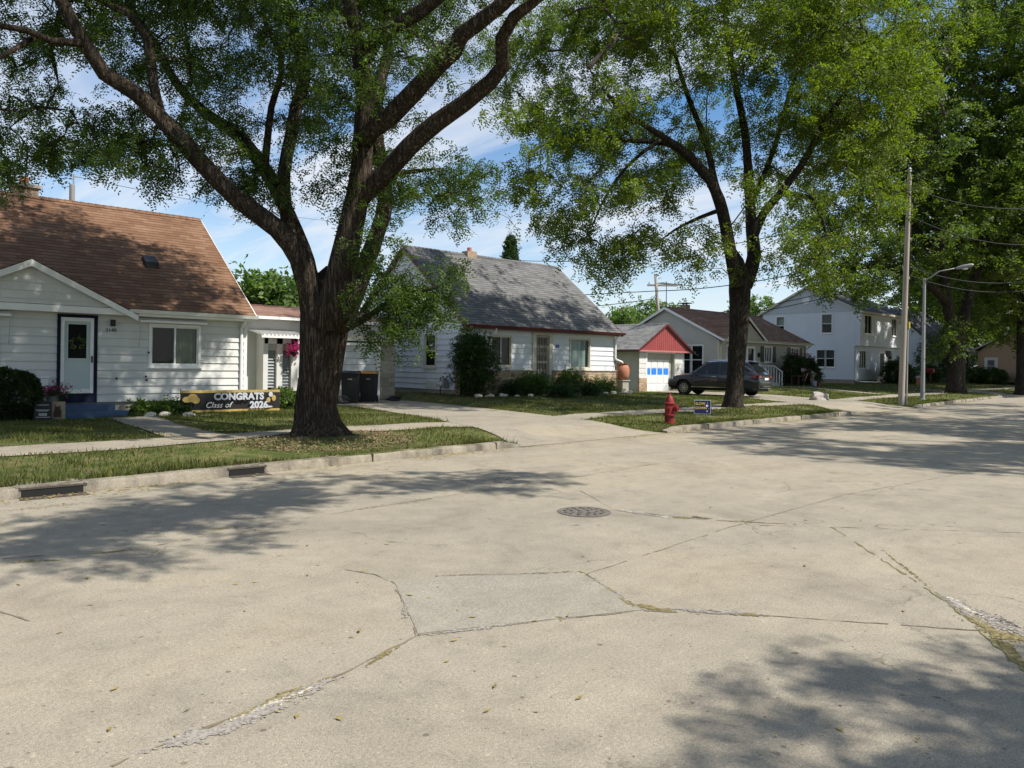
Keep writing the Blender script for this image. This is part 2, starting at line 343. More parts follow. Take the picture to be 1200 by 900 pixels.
def concrete_mat(name, base, streak=1., warm=.0, spots=True, stain=False):
    m, nt = nodes(name); g = G(nt); v = g.coord()
    big = g.noise(v, .22, 5, .62, .6); mid = g.noise(v, 1.3, 6, .65); st = g.noise(g.coord((.35, 3.2, 1)), 1.1, 6, .7); fine = g.noise(v, 55, 3, .75); grit = g.noise(v, 230, 2, .6)
    c = g.ramp(mid, [(.25, sc3(base, .86)), (.5, base), (.75, sc3(base, 1.1))])
    c = g.mix(1., c, g.ramp(big, [(.28, (.82, .83, .86)), (.5, (1, 1, 1)), (.72, (1.08, 1.04, .98))]), 'MULTIPLY')
    c = g.mix(streak*.35, c, g.ramp(st, [(.3, .84), (.55, 1.0), (.75, 1.07)]), 'MULTIPLY')
    c = g.mix(1., c, g.ramp(g.noise(v, 4.5, 8, .75, .3), [(.3, .83), (.48, 1.), (.72, 1.1)]), 'MULTIPLY')
    c = g.mix(1., c, g.ramp(fine, [(.34, .78), (.46, .97), (.54, 1.03), (.66, 1.2)]), 'MULTIPLY')
    c = g.mix(1., c, g.ramp(grit, [(.36, .72), (.5, 1.0), (.64, 1.28)]), 'MULTIPLY')
    if stain: c = g.mix(1., c, g.ramp(g.noise(g.coord((1, 1, .5)), 2.1, 6, .7), [(.38, .42), (.5, .85), (.62, 1.1)]), 'MULTIPLY')
    if spots:
        c = g.mix(1., c, g.ramp(g.noise(v, .55, 7, .7, .8), [(.3, (.80, .79, .80)), (.46, (1, 1, 1)), (.6, (1, 1, 1)), (.74, (1.1, 1.06, .98))]), 'MULTIPLY')
        c = g.mix(1., c, g.ramp(g.noise(v, 120, 2, .8), [(.34, .5), (.41, 1.), (.60, 1.), (.68, 1.55)]), 'MULTIPLY')
        for sc_, th_, sz_ in ((34, .93, .28), (14, .965, .2)):
            vs = g.n('ShaderNodeTexVoronoi'); vs.inputs['Scale'].default_value = sc_; g.l(v, vs.inputs['Vector']); rv = g.n('ShaderNodeSeparateColor'); g.l(vs.outputs['Color'], rv.inputs[0])
            hit = g.math('MULTIPLY', g.math('GREATER_THAN', rv.outputs[0], th_), g.math('LESS_THAN', vs.outputs['Distance'], sz_))
            c = g.mix(hit, c, g.mix(1., c, g.ramp(rv.outputs[1], [(.35, (.55, .52, .5)), (.6, (1.3, 1.27, 1.2))]), 'MULTIPLY'))
        vo = g.n('ShaderNodeTexVoronoi'); vo.inputs['Scale'].default_value = 2.6; vo.inputs['Randomness'].default_value = 1
        ds = g.n('ShaderNodeVectorMath', operation='ADD'); nn = g.n('ShaderNodeTexNoise'); nn.inputs['Scale'].default_value = 9; g.l(v, nn.inputs['Vector'])
        s2 = g.n('ShaderNodeVectorMath', operation='SCALE'); s2.inputs['Scale'].default_value = .12; g.l(nn.outputs['Color'], s2.inputs[0]); g.l(v, ds.inputs[0]); g.l(s2.outputs[0], ds.inputs[1])
        g.l(ds.outputs[0], vo.inputs['Vector'])
        sp = g.ramp(vo.outputs['Distance'], [(.0, .45), (.045, .5), (.075, 1), (1, 1)])
        rs = g.n('ShaderNodeSeparateColor'); g.l(vo.outputs['Color'], rs.inputs[0])
        c = g.mix(g.math('GREATER_THAN', rs.outputs[0], .6), c, g.mix(1., c, sp, 'MULTIPLY'))
        # hairline cracks
        vc_ = g.n('ShaderNodeTexVoronoi', feature='DISTANCE_TO_EDGE'); vc_.inputs['Scale'].default_value = .38
        d2 = g.n('ShaderNodeVectorMath', operation='ADD'); n3 = g.n('ShaderNodeTexNoise'); n3.inputs['Scale'].default_value = 1.6; n3.inputs['Detail'].default_value = 8; g.l(v, n3.inputs['Vector'])
        s3 = g.n('ShaderNodeVectorMath', operation='SCALE'); s3.inputs['Scale'].default_value = 1.1; g.l(n3.outputs['Color'], s3.inputs[0]); g.l(v, d2.inputs[0]); g.l(s3.outputs[0], d2.inputs[1]); g.l(d2.outputs[0], vc_.inputs['Vector'])
        cr = g.ramp(vc_.outputs['Distance'], [(0, .42), (.002, .5), (.0048, 1), (1, 1)])
        c = g.mix(g.ramp(g.noise(v, .5, 3), [(.47, 0), (.55, .9)]), c, g.mix(1., c, cr, 'MULTIPLY'))
    h = g.math('ADD', g.math('MULTIPLY', fine, .6), grit)
    g.out(g.bsdf(c, .88, h, .45, .006, spec=.25)); return m
LAWN = lawn_mat()
ROAD = concrete_mat('street_concrete', (.322, .285, .219)); PATCH = concrete_mat('repair_concrete', (.295, .270, .218), .3, spots=False)
PAVE = concrete_mat('drive_concrete', (.315, .278, .215), .4); KERB = concrete_mat('kerb_concrete', (.26, .23, .178), .3, spots=False, stain=True)
Ug = np.unique(np.concatenate([np.linspace(-500, -12, 14), np.arange(-12, 40, .25), np.arange(40, 100, 1.), np.linspace(100, 600, 14)]))
Wg = np.unique(np.concatenate([np.linspace(-500, -15, 10), [-14.0, -13.45, -13.4], np.linspace(-13.39, 0.01, 6), [.06, .16], np.arange(.3, 14, .25), np.linspace(14, 30, 9), np.linspace(40, 600, 14)]))
def zground(U, V, W):
    z = gz(U, V); z = np.where(W < .05, -.05, z); z = np.where(W < -13.42, .13, z); return np.where(W > 0.05, z-.004, z)
grid_mesh('ground', Ug, Wg, zground, LAWN)
Ur = np.unique(np.concatenate([np.linspace(-300, -12, 10), np.arange(-12, 100, 1.), np.linspace(100, 400, 10)]))
grid_mesh('road', Ur, np.linspace(-13.4, 0.0, 8), lambda U, V, W: 0*U, ROAD)
def strip_mesh(name, D, zoff, mat, n=14, dv=.25, vmin=None):
    vs = np.arange(D[0, 0] if vmin is None else vmin, D[-1, 0], dv); mb = MB(); rows = []
    for v in vs:
        l, r = np.interp(v, D[:, 0], D[:, 1]), np.interp(v, D[:, 0], D[:, 2]); us = np.linspace(l, r, n)
        vv = np.maximum(v, vc(us)-.03); rows.append([(a, b, float(gz(a, b))+zoff) for a, b in zip(us, vv)])
    k = len(rows); mb.v = [p for r in rows for p in r]
    for i in range(k-1):
        for j in range(n-1): mb.f.append([i*n+j, i*n+j+1, (i+1)*n+j+1, (i+1)*n+j]); mb.m.append(0)
    return tag(mb.build(name, mat, smooth=True, recalc=False), kind='structure')
for nm, D in (('driveway', DR1), ('driveway', DR2), ('driveway', DR3)): strip_mesh(nm, D, .014, PAVE, 20)
Us = np.concatenate([np.arange(-12, 45, .25), np.arange(45, 100, 1.)])
grid_mesh('sidewalk', Us, np.linspace(SW0, SW1, 6), lambda U, V, W: gz(U, V)+.010, PAVE)
strip_mesh('front_walk', WALK, .018, PAVE, 7)
strip_mesh('front_walk', np.array([(15.8, 44., 45.2), (24.8, 44.1, 45.1)]), .016, PAVE, 5)
# kerb, open at the driveways, with its rounded nose
KJ = MB()
OPEN = (10.3, 15.4, 27.3, 34.6, 55.2, 61)
def kerb_run(u0, u1):
    us = np.linspace(u0, u1, max(3, int((u1-u0)/.4))); mb = MB(); n = 5
    for i, u in enumerate(us):
        v = float(vc(u)); e = min(1, (min(u-u0, u1-u)/.5+.35) if (u0 in OPEN and u-u0 < 1) or (u1 in OPEN and u1-u < 1) else 1); h = .122*e+.006*rnd.uniform(-1, 1)
        wv = .008*rnd.uniform(-1, 1)
        for dv, z in ((0+wv, -.02), (.012+wv, h*.75), (.035+wv, h), (.17, h+.006), (.17, -.02)): mb.v.append((u, v+dv, z))
    for i in range(len(us)-1):
        for j in range(n): j2 = (j+1) % n; mb.f.append([i*n+j, i*n+j2, (i+1)*n+j2, (i+1)*n+j]); mb.m.append(0)
    mb.f.append(list(range(n))); mb.m.append(0); b = (len(us)-1)*n; mb.f.append([b+j for j in range(n)]); mb.m.append(0)
    tag(mb.build('kerb', KERB, angle=50, smooth=True), kind='structure')
    js = u0+rnd.uniform(.8, 2)
    while js < min(u1, 50)-.4:
        v = float(vc(js)); a = rnd.uniform(-.02, .02); KJ.box(js-.008, js+.008, v-.004, v+.15, -.01, .129); js += rnd.uniform(2.2, 3.2)
IRONK = M('rusty_iron', (.07, .055, .045), .8, .3, 12, .4, 60)
DRAINS = [(1.86, 2.55), (4.35, 4.92)]
for a, b in ((-40, DRAINS[0][0]), (DRAINS[0][1], DRAINS[1][0]), (DRAINS[1][1], 10.3), (15.4, 27.3), (34.6, 55.2), (61, 100)): kerb_run(a, b)
for (a, b), lab in zip(DRAINS, ('iron storm drain mouth set in the kerb, the one nearer the camera', 'iron storm drain mouth set in the kerb, the one beside the big locust trunk')):
    r = thing('storm_drain', ((a+b)/2, float(vc(a)), 0), lab, 'storm drain', 'storm drains in the kerb'); v = float(vc((a+b)/2)); mb = MB()
    mb.box(a, a+.03, v, v+.3, -.02, .135); mb.box(b-.03, b, v, v+.3, -.02, .135); mb.box(a, b, v+.25, v+.3, -.03, .135); mb.box(a-.03, b+.03, v+.0, v+.32, .104, .128)
    mb.build('hood', KERB, r, bevel=.008)
    MB().box(a+.03, b-.03, v-.004, v+.248, -.02, .10).build('opening', DARKIN, r)  # solid near-black box standing in for the shade inside the drain mouth
    g_ = MB().box(a, b, v-.012, v-.002, .092, .112).box(a, b, v-.20, v-.008, -.01, .005)
    g_.build('frame', IRONK, r)
tag(KJ.build('kerb_joint', M('kerb_joint', (.07, .06, .045), .95)), kind='structure')
# joints, moss, broken patches of the concrete street (real marks, a few mm high)
JOINT = M('joint_filler', (.215, .18, .125), .95, .35, 8, .5, 50); JOINTG = M('joint_grass', (.20, .18, .075), .95, .4, 14, .5, 60)
AGG = M('exposed_aggregate', (.30, .27, .235), .95, .45, 60, .9, 70); MOSS = M('dry_moss', (.215, .175, .075), .98, .45, 26, 1., 60); DARKG = M('dark_gravel', (.09, .08, .07), .95, .4, 40, .8); CHIP = M('chipped_concrete', (.55, .5, .42), .9, .2, 20, .6, 50)
def joint(pts, w, mat, name='road_joint', z=.004):
    pts = [Vector(p) for p in pts]; mb = MB(); L = []; 
    for a, b in zip(pts, pts[1:]):
        n = max(2, int((b-a).length/.07))
        for i in range(n): L.append(a.lerp(b, i/n))
    L.append(pts[-1]); k = len(L)
    for i, p in enumerate(L):
        t = (L[min(i+1, k-1)]-L[max(i-1, 0)]).normalized(); s = Vector((-t.y, t.x, 0)); ww = w*(.2+rnd.random()**2.5*1.1); off = s*rnd.uniform(-.9, .9)*w
        mb.v += [tuple(p+off-s*ww+Vector((0, 0, z))), tuple(p+off+s*ww+Vector((0, 0, z)))]
    gap = 0
    for i in range(k-1):
        if gap > 0: gap -= 1; continue
        if rnd.random() < .10: gap = rnd.choice((1, 1, 2, 3))
        mb.f.append([2*i, 2*i+1, 2*i+3, 2*i+2]); mb.m.append(0)
    return tag(mb.build(name, mat, recalc=False), kind='structure')
J = lambda x, y: atz(x, y, 0)
joint([J(490, 745), J(460, 681)], .010, JOINT); joint([J(455, 681), J(440, 674), J(405, 668)], .009, JOINT)
joint([J(687, 673), J(865, 615), J(990, 580), J(1200, 542), J(1500, 470)], .011, JOINT)
joint([J(687, 673), J(755, 716)], .012, JOINTG)
joint([J(755, 716), J(900, 722), J(1130, 738), J(1500, 765)], .008, JOINT)
joint([J(975, 618), J(1110, 706), J(1200, 785), J(1320, 900)], .013, JOINTG)
joint([J(865, 615), J(975, 618), J(1250, 626)], .008, JOINT)
joint([J(715, 597), J(760, 603), J(865, 612)], .012, JOINT)
joint([J(490, 745), J(400, 790), J(250, 850), J(130, 898)], .010, JOINT)
joint([J(490, 745), J(620, 730), J(755, 716)], .008, JOINT)
joint([J(0, 655), J(180, 640), J(330, 612), J(480, 588), J(640, 565), J(760, 545), J(905, 527)], .010, JOINT)
joint([J(560, 566), J(680, 575), J(715, 595)], .007, JOINT)
joint([J(0, 716), J(42, 731)], .012, JOINT)
joint([J(905, 527), J(1010, 515), J(1200, 488)], .010, JOINT)
joint([J(0, 690), J(-300, 800)], .010, JOINT)
for i in range(12):   # expansion joints of drives and walks
    pass
def patch(x, y, wx, wy, slope, mat, name, n, size=(.006, .03), zz=.004, cut=.15):
    """crumbled bits scattered along a broken joint: dense in the middle, ragged at the rim"""
    c = J(x, y); dx = J(x+wx, y+slope*wx)-c; dy = (J(x, y-wy)-J(x, y+wy))*.5; k = n*3
    a = NR.normal(0, .48, k); b = NR.normal(0, .42, k)*(1-.55*np.abs(a).clip(0, 1.3)); ph = rnd.uniform(0, 6)
    w = np.sin(a*5.1+ph)+np.sin(b*4.3+a*3+ph*2)+np.sin(a*11+b*6+ph)*.6
    ok = (w > -1.+1.6*cut*np.hypot(a, b)) & (np.abs(a) < 1.3); a, b = a[ok][:n], b[ok][:n]+.18*np.sin(a[ok][:n]*4+ph); n = len(a)
    P = np.array(c)+a[:, None]*np.array(dx)+b[:, None]*np.array(dy); P[:, 2] = NR.uniform(zz*.6, zz*.6+.0025, n)
    s_ = NR.uniform(size[0], size[1], n)*NR.uniform(.5, 1, n); t = NR.uniform(0, 6.28, n); V = np.zeros((n, 5, 3))
    for i in range(5):
        an = t+i*1.2566+NR.uniform(-.3, .3, n); rr = s_*NR.uniform(.6, 1.15, n)*.62; V[:, i] = P+np.stack([np.cos(an)*rr, np.sin(an)*rr, NR.uniform(-.001, .001, n)], 1)
    return quads_mesh(name, V, mat, kind='stuff', nper=5)
for a in [(300, 838, 62, 7, -.40, AGG, 'broken_concrete', 1500), (235, 862, 50, 8, -.25, AGG, 'broken_concrete', 1300), (365, 806, 30, 4, -.35, AGG, 'broken_concrete', 500), (330, 818, 44, 5, -.42, MOSS, 'moss', 420), (322, 824, 36, 4, -.40, CHIP, 'broken_concrete', 260), (290, 836, 14, 3, -.4, MOSS, 'moss', 160), (450, 768, 16, 2.4, -.6, MOSS, 'moss', 130),
    (765, 713, 24, 3.2, .15, MOSS, 'moss', 420), (838, 717, 52, 2.6, .06, AGG, 'broken_concrete', 800), (880, 721, 20, 1.8, .06, MOSS, 'moss', 160), (735, 706, 10, 2.4, .5, MOSS, 'moss', 120),
    (765, 603, 42, 2.0, .10, AGG, 'broken_concrete', 700), (800, 607, 20, 1.6, .08, MOSS, 'moss', 220), (742, 600, 14, 1.6, .1, CHIP, 'broken_concrete', 90), (780, 606, 12, 1.4, .1, CHIP, 'broken_concrete', 110), (880, 612, 44, 1., .05, MOSS, 'moss', 220), (820, 607, 14, 1.6, .05, DARKG, 'broken_concrete', 120),
    (1150, 722, 52, 10, .45, AGG, 'broken_concrete', 1300), (1165, 738, 40, 8, .4, MOSS, 'moss', 900), (1184, 764, 26, 9, .9, MOSS, 'moss', 700), (1130, 712, 24, 5, .5, CHIP, 'broken_concrete', 200), (1170, 728, 34, 4, .3, DARKG, 'broken_concrete', 240), (1060, 665, 30, 2, .8, MOSS, 'moss', 120)]: patch(*a)
for a in [(475, 713, 3, 16, 0, AGG, 'broken_concrete', 160), (560, 737, 70, 2, -.13, AGG, 'broken_concrete', 240), (720, 694, 34, 2, .63, AGG, 'broken_concrete', 140), (590, 673, 90, 1.6, -.03, JOINT, 'broken_concrete', 200)]: patch(*a)
for x, y, s, sl in ((40, 658, 40, -.05), (130, 647, 26, -.1), (150, 578, 60, -.12), (55, 594, 60, -.1), (215, 566, 50, -.12), (440, 546, 60, -.1), (530, 536, 60, -.1), (600, 529, 50, -.08), (330, 557, 50, -.1), (700, 520, 60, -.1), (770, 512, 50, -.08), (480, 588, 60, -.15), (260, 620, 40, -.12)): patch(x, y, s, max(1.2, s*.05), sl, MOSS, 'moss', 260, (.005, .02))
# the blue-grey repair slab
pp = [J(462, 682), J(520, 676), J(590, 673), J(686, 674), J(753, 715), J(620, 729), J(490, 743)]
tag(MB().poly([p+Vector((0, 0, .003)) for p in pp]).build('road_patch', PATCH, recalc=False), kind='structure')
# manhole
mh = atz(685, 600, 0); IRON = M('cast_iron', (.17, .15, .13), .85, .25, 12, .5, 60, metal=.3)
r = thing('manhole_cover', mh, 'round iron manhole cover in the concrete street', 'manhole cover')
MB().lathe(mh, [(.28, .001), (.295, .006), (.27, .008), (.265, .004)], 40).build('ring', IRON, r)
mb = MB().lathe(mh, [(.263, .001), (.263, .007), (.0, .0072)], 40)
for rr in (.07, .14, .21):
    n = int(rr*70)
    for i in range(n):
        a = 6.283*i/n; x, y = mh.x+rr*math.cos(a), mh.y+rr*math.sin(a); mb.box(x-.018, x+.018, y-.018, y+.018, .009, .015)
mb.build('cover', IRON, r)
# leaf litter along the gutter and the drive mouth
def litter():
    n = 9000; u = NR.uniform(-3, 45, n); w = -np.abs(NR.normal(0, .16, n))-.01; w[:1200] = -NR.uniform(0, 3.2, 1200); w[1200:2000] = -NR.uniform(0, 11., 800); u[1200:2000] = NR.uniform(0, 14, 800)
    k = NR.random(n) < np.clip(.45+.5*np.sin(u*.9)+.4*np.sin(u*2.3+1), .05, 1); u, w = u[k], w[k]; n = len(u); v = vc(u)+w
    s = NR.uniform(.008, .022, n); a = NR.uniform(0, 6.28, n); z = NR.uniform(.004, .014, n)
    ca, sa = np.cos(a)*s, np.sin(a)*s; V = np.zeros((n, 4, 3)); P = np.stack([u, v, z], 1)
    for i, (p, q) in enumerate(((1.6, 0), (0, .55), (-1.6, 0), (0, -.55))):
        V[:, i] = P+np.stack([p*ca-q*sa, p*sa+q*ca, NR.uniform(-.003, .004, n)], 1)
    quads_mesh('leaf_litter', V, M('dry_catkins', (.30, .23, .08), .95, .4, 20), kind='stuff')
litter()
def base_litter(cx, cy, R, n):
    a = NR.uniform(0, 6.28, n); r = R*np.sqrt(NR.uniform(.1, 1, n)); u = cx+r*np.cos(a); v = cy+r*np.sin(a)*.8; ok = (v-vc(u) > .16) & ~in_walk(u, v); u, v = u[ok], v[ok]; n = len(u)
    s = NR.uniform(.012, .035, n); P = np.stack([u, v, gz(u, v)+NR.uniform(.0, .03, n)], 1); A = norm2(NR.normal(0, 1, (n, 3))*np.array([1, 1, .35])); B = norm2(np.cross(A, NR.normal(0, .3, (n, 3))+np.array([0, 0, 1.])))
    quads_mesh('leaf_litter', np.stack([P-A*s[:, None], P+B*(s*.5)[:, None], P+A*s[:, None], P-B*(s*.5)[:, None]], 1), M('brown_dead_leaf', (.20, .14, .08), .9, .4, 20), kind='stuff')
base_litter(7.0, 12.3, 1.7, 3200); base_litter(24.0, 14.0, 1.3, 700)
# grass
def grass():
    def blades(n, ulo, uhi, vlo, vhi, hh, edge=False):
        u = NR.uniform(ulo, uhi, n)
        if edge: w = np.abs(NR.normal(0, .08, n))+.155; v = vc(u)+w
        else: v = NR.uniform(vlo, vhi, n); w = v-vc(u)
        ok = (w > .15) & ~in_drive(u, v, -.06) & ~in_walk(u, v, -.05-.12*NR.random(n)**2)
        dt = np.hypot(u-7.05, v-12.5); ok &= NR.random(n) < np.clip((dt-.5)/2.2, .12, 1)
        ok &= ~((v > 20.9) & (u < 9.3)) & ~((v > 24) & (u < 17)) & ~((v > 22) & (u > 18) & (u < 27))
        pn = np.sin(u*2.1+1.3*np.sin(v*1.7))+np.sin(v*2.9+u*.7); ok &= NR.random(n) < .62+.3*pn
        u, v = u[ok], v[ok]; n = len(u); z = gz(u, v); h = hh*NR.uniform(.45, 1.35, n)*(1+.25*np.sin(u*.8+v*1.1)); h[NR.random(n) < .012] *= 2.2
        a = NR.uniform(0, 6.28, n); lean = NR.uniform(.1, .75, n)*h; la = NR.uniform(0, 6.28, n); wd = NR.uniform(.004, .008, n)*(1+.04*np.hypot(u, v))
        B = np.stack([u, v, z-.01], 1); S = np.stack([np.cos(a)*wd, np.sin(a)*wd, 0*a], 1); T = B+np.stack([np.cos(la)*lean, np.sin(la)*lean, h], 1)
        V = np.stack([B-S, B+S, T], 1); return V
    V = np.concatenate([blades(150000, -4, 18, 9.8, 21, .06), blades(110000, 17.5, 42, 10.8, 25, .065), blades(16000, -4, 42, 0, 0, .085, True), blades(25000, 40, 75, 12, 26, .09)])
    quads_mesh('grass', V, GRASSM, kind='stuff', nper=3)
grass()
# ------------------------------------------------------------ building helpers
class Fr:
    def __init__(s, P0, U, N): s.P = Vector((*P0, 0)); s.U = Vector((*U, 0)); s.N = Vector((*N, 0))
    def p(s, a, n, z): q = s.P+s.U*a+s.N*n; return (q.x, q.y, z)
    def box(s, mb, a0, a1, n0, n1, z0, z1, mi=0):
        pts = [s.p(a, n, z) for z in (z0, z1) for n in (n0, n1) for a in (a0, a1)]
        return mb.add(pts, [[0, 2, 3, 1], [4, 5, 7, 6], [0, 1, 5, 4], [2, 6, 7, 3], [0, 4, 6, 2], [1, 3, 7, 5]], mi)
    def quad(s, mb, a0, a1, n, z0, z1, mi=0): return mb.add([s.p(a0, n, z0), s.p(a1, n, z0), s.p(a1, n, z1), s.p(a0, n, z1)], [[0, 1, 2, 3]], mi)
def front(v): return Fr((0, v), (1, 0), (0, -1))
def leftw(u): return Fr((u, 0), (0, 1), (-1, 0))
def siding(mb, fr, z0, z1, ext, course, lap=.018, ops=(), mi=0, jitter=.002):
    k = 0
    while z0+k*course < z1-1e-4:
        za = z0+k*course; zb = min(z1, za+course); cuts = sorted({za, zb, *[z for o in ops for z in (o[2], o[3]) if za < z < zb]})
        for a, b in zip(cuts, cuts[1:]):
            na = lap*(1-(a-za)/course)+.002; nb = lap*(1-(b-za)/course)+.002
            la, ra = ext(a); lb, rb = ext(b); mid = (a+b)/2
            hol = sorted((o[0], o[1]) for o in ops if o[2] <= mid <= o[3])
            segs = []; cl, cl2 = la, lb
            for h0, h1 in hol: segs.append((cl, cl2, h0, h0)); cl = cl2 = h1
            segs.append((cl, cl2, ra, rb))
            for a0, b0, a1, b1 in segs:
                if a1-a0 < 1e-3 and b1-b0 < 1e-3: continue
                mb.add([fr.p(a0, na, a), fr.p(a1, na, a), fr.p(b1, nb, b), fr.p(b0, nb, b)], [[0, 1, 2, 3]], mi)
                if a == za and a1 > a0: mb.add([fr.p(a0, .002, a), fr.p(a1, .002, a), fr.p(a1, na, a), fr.p(a0, na, a)], [[0, 1, 2, 3]], mi)
        k += 1
def rect(a0, a1): return lambda z: (a0, a1)
def gable(a0, a1, ze, zr, c=None):
    c = (a0+a1)/2 if c is None else c
    def f(z):
        if z <= ze: return (a0, a1)
        t = min(1, (z-ze)/(zr-ze)); return (a0+(c-a0)*t, a1+(c-a1)*t)
    return f
def window(root, fr, a0, a1, z0, z1, style='hung', frame=None, curtain=None, glass=None, fw=.07, depth=.22, name='window', bars=None, sill=True):
    frame = frame or TRIM; mb = MB()
    for x0, x1, y0, y1 in ((a0-fw, a0, z0-fw, z1+fw), (a1, a1+fw, z0-fw, z1+fw), (a0, a1, z1, z1+fw), (a0, a1, z0-fw, z0)): fr.box(mb, x0, x1, -.02, .045, y0, y1)
    if sill: fr.box(mb, a0-fw-.03, a1+fw+.03, -.01, .08, z0-fw-.035, z0-fw)
    b = .028; w = a1-a0
    for x0, x1, y0, y1 in ((a0, a0+b, z0, z1), (a1-b, a1, z0, z1), (a0+b, a1-b, z1-b, z1), (a0+b, a1-b, z0, z0+b)): fr.box(mb, x0, x1, -.05, .01, y0, y1)
    if style == 'hung': fr.box(mb, a0+b, a1-b, -.045, .012, (z0+z1)/2-.02, (z0+z1)/2+.025)
    if style == 'slider': fr.box(mb, (a0+a1)/2-.022, (a0+a1)/2+.022, -.045, .012, z0+b, z1-b)
    if style == 'triple':
        for q in (1/3, 2/3): fr.box(mb, a0+w*q-.03, a0+w*q+.03, -.045, .012, z0+b, z1-b)
    if style == 'double': fr.box(mb, (a0+a1)/2-.06, (a0+a1)/2+.06, -.04, .03, z0, z1); fr.box(mb, a0+b, a1-b, -.045, .012, (z0+z1)/2-.02, (z0+z1)/2+.02)
    o = mb.build(name, frame, root, bevel=.004)
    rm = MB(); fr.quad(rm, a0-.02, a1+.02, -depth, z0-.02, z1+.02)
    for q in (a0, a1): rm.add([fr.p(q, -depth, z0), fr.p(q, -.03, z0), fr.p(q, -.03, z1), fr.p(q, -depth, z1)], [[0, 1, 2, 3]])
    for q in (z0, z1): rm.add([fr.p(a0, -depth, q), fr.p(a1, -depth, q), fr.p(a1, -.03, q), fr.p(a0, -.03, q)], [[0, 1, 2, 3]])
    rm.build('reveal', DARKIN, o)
    pm = MB(); fr.quad(pm, a0, a1, -.03, z0, z1); pm.build('pane', glass or GLASS, o)
    if curtain:
        mat, c0, c1, zt, zb_ = curtain; cm = MB(); n = max(6, int((c1-c0)*w*26)); x0 = a0+w*c0; x1 = a0+w*c1
        L = [(x0+(x1-x0)*i/n, -.10-.035*(i % 2)+rnd.uniform(-.008, .008)) for i in range(n+1)]; h = z1-z0
        for (p, d), (q, e) in zip(L, L[1:]): cm.add([fr.p(p, d, z0+h*zb_), fr.p(q, e, z0+h*zb_), fr.p(q, e, z0+h*zt), fr.p(p, d, z0+h*zt)], [[0, 1, 2, 3]])
        cm.build('curtain', mat, o)
    return o
def gable_roof(root, u0, u1, v0, v1, ze, zr, mat, th=.14, axis='u', cap=True, trim=None, name='roof', vr=None, fascia=.16, rk=1.):
    vr = (v0+v1)/2 if vr is None else vr
    P = (lambda a, b, z: (a, b, z)) if axis == 'u' else (lambda a, b, z: (b, a, z))
    mb = MB(); pr = [P(u0, v0, ze), P(u0, vr, zr), P(u0, v1, ze), P(u0, v1, ze-th*.35), P(u0, vr, zr-th), P(u0, v0, ze-th*.35)]
    d = Vector(P(u1, 0, 0))-Vector(P(u0, 0, 0)); q = [Vector(p) for p in pr]; q2 = [p+d for p in q]
    mb.add(q+q2, [[0, 6, 7, 1], [1, 7, 8, 2], [2, 8, 9, 3], [3, 9, 10, 4], [4, 10, 11, 5], [5, 11, 6, 0], [0, 1, 4, 5], [1, 2, 3, 4], [6, 11, 10, 7], [7, 10, 9, 8]])
    o = mb.build(name, mat, root)
    if cap:
        cb = MB(); sl = (zr-ze)/(vr-v0); a = u0
        while a < u1-.05:
            b = min(a+.26, u1); l = .012
            cb.add([P(a-.02, vr-.14, zr-.14*sl+.012+l), P(a-.02, vr, zr+.02+l), P(a-.02, vr+.14, zr-.14*sl+.012+l), P(b, vr-.14, zr-.14*sl+.008), P(b, vr, zr+.014), P(b, vr+.14, zr-.14*sl+.008)], [[0, 3, 4, 1], [1, 4, 5, 2], [0, 1, 2]])
            a += .2
        cb.build('ridge_cap', mat, o)
    if trim is not None:
        tb = MB()
        for (va, vb) in ((v0, vr), (v1, vr)):
            for a, s in ((u0, -1), (u1, 1)):
                pts = [P(a, va, ze-.02), P(a, vb, zr-.02), P(a, vb, zr-fascia*rk-.03), P(a, va, ze-fascia*rk)]
                tb.prism(pts, Vector(P(s*.028, 0, 0)))
        for va, s in ((v0, -1), (v1, 1)):
            x = sorted((va, va+s*.025)); 
            if axis == 'u': tb.box(u0, u1, x[0], x[1], ze-fascia, ze-.008)
            else: tb.box(x[0], x[1], u0, u1, ze-fascia, ze-.008)
        tb.build('eave_trim', trim, root)
    return o
def box_shell(mb, u0, u1, v0, v1, z0, z1, sides='rb'):
    if 'r' in sides: mb.add([(u1, v0, z0), (u1, v1, z0), (u1, v1, z1), (u1, v0, z1)], [[0, 1, 2, 3]])
    if 'b' in sides: mb.add([(u0, v1, z0), (u1, v1, z0), (u1, v1, z1), (u0, v1, z1)], [[0, 1, 2, 3]])
    if 'l' in sides: mb.add([(u0, v0, z0), (u0, v1, z0), (u0, v1, z1), (u0, v0, z1)], [[0, 1, 2, 3]])
    if 'f' in sides: mb.add([(u0, v0, z0), (u1, v0, z0), (u1, v0, z1), (u0, v0, z1)], [[0, 1, 2, 3]])
def gutter(root, u0, u1, v, z, mat, name='gutter'):
    mb = MB(); mb.prism([(u0, v, z-.10), (u0, v-.08, z-.09), (u0, v-.12, z), (u0, v-.105, z), (u0, v-.07, z-.075), (u0, v, z-.085)], (u1-u0, 0, 0)); return mb.build(name, mat, root)
def pipe(root, pts, r, mat, name='downspout', n=8): return MB().tube(pts, r, n).build(name, mat, root, smooth=True, angle=40)
def corner_board(mb, fr, a, z0, z1, w=.09): fr.box(mb, a-w/2, a+w/2, -.01, .03, z0, z1)
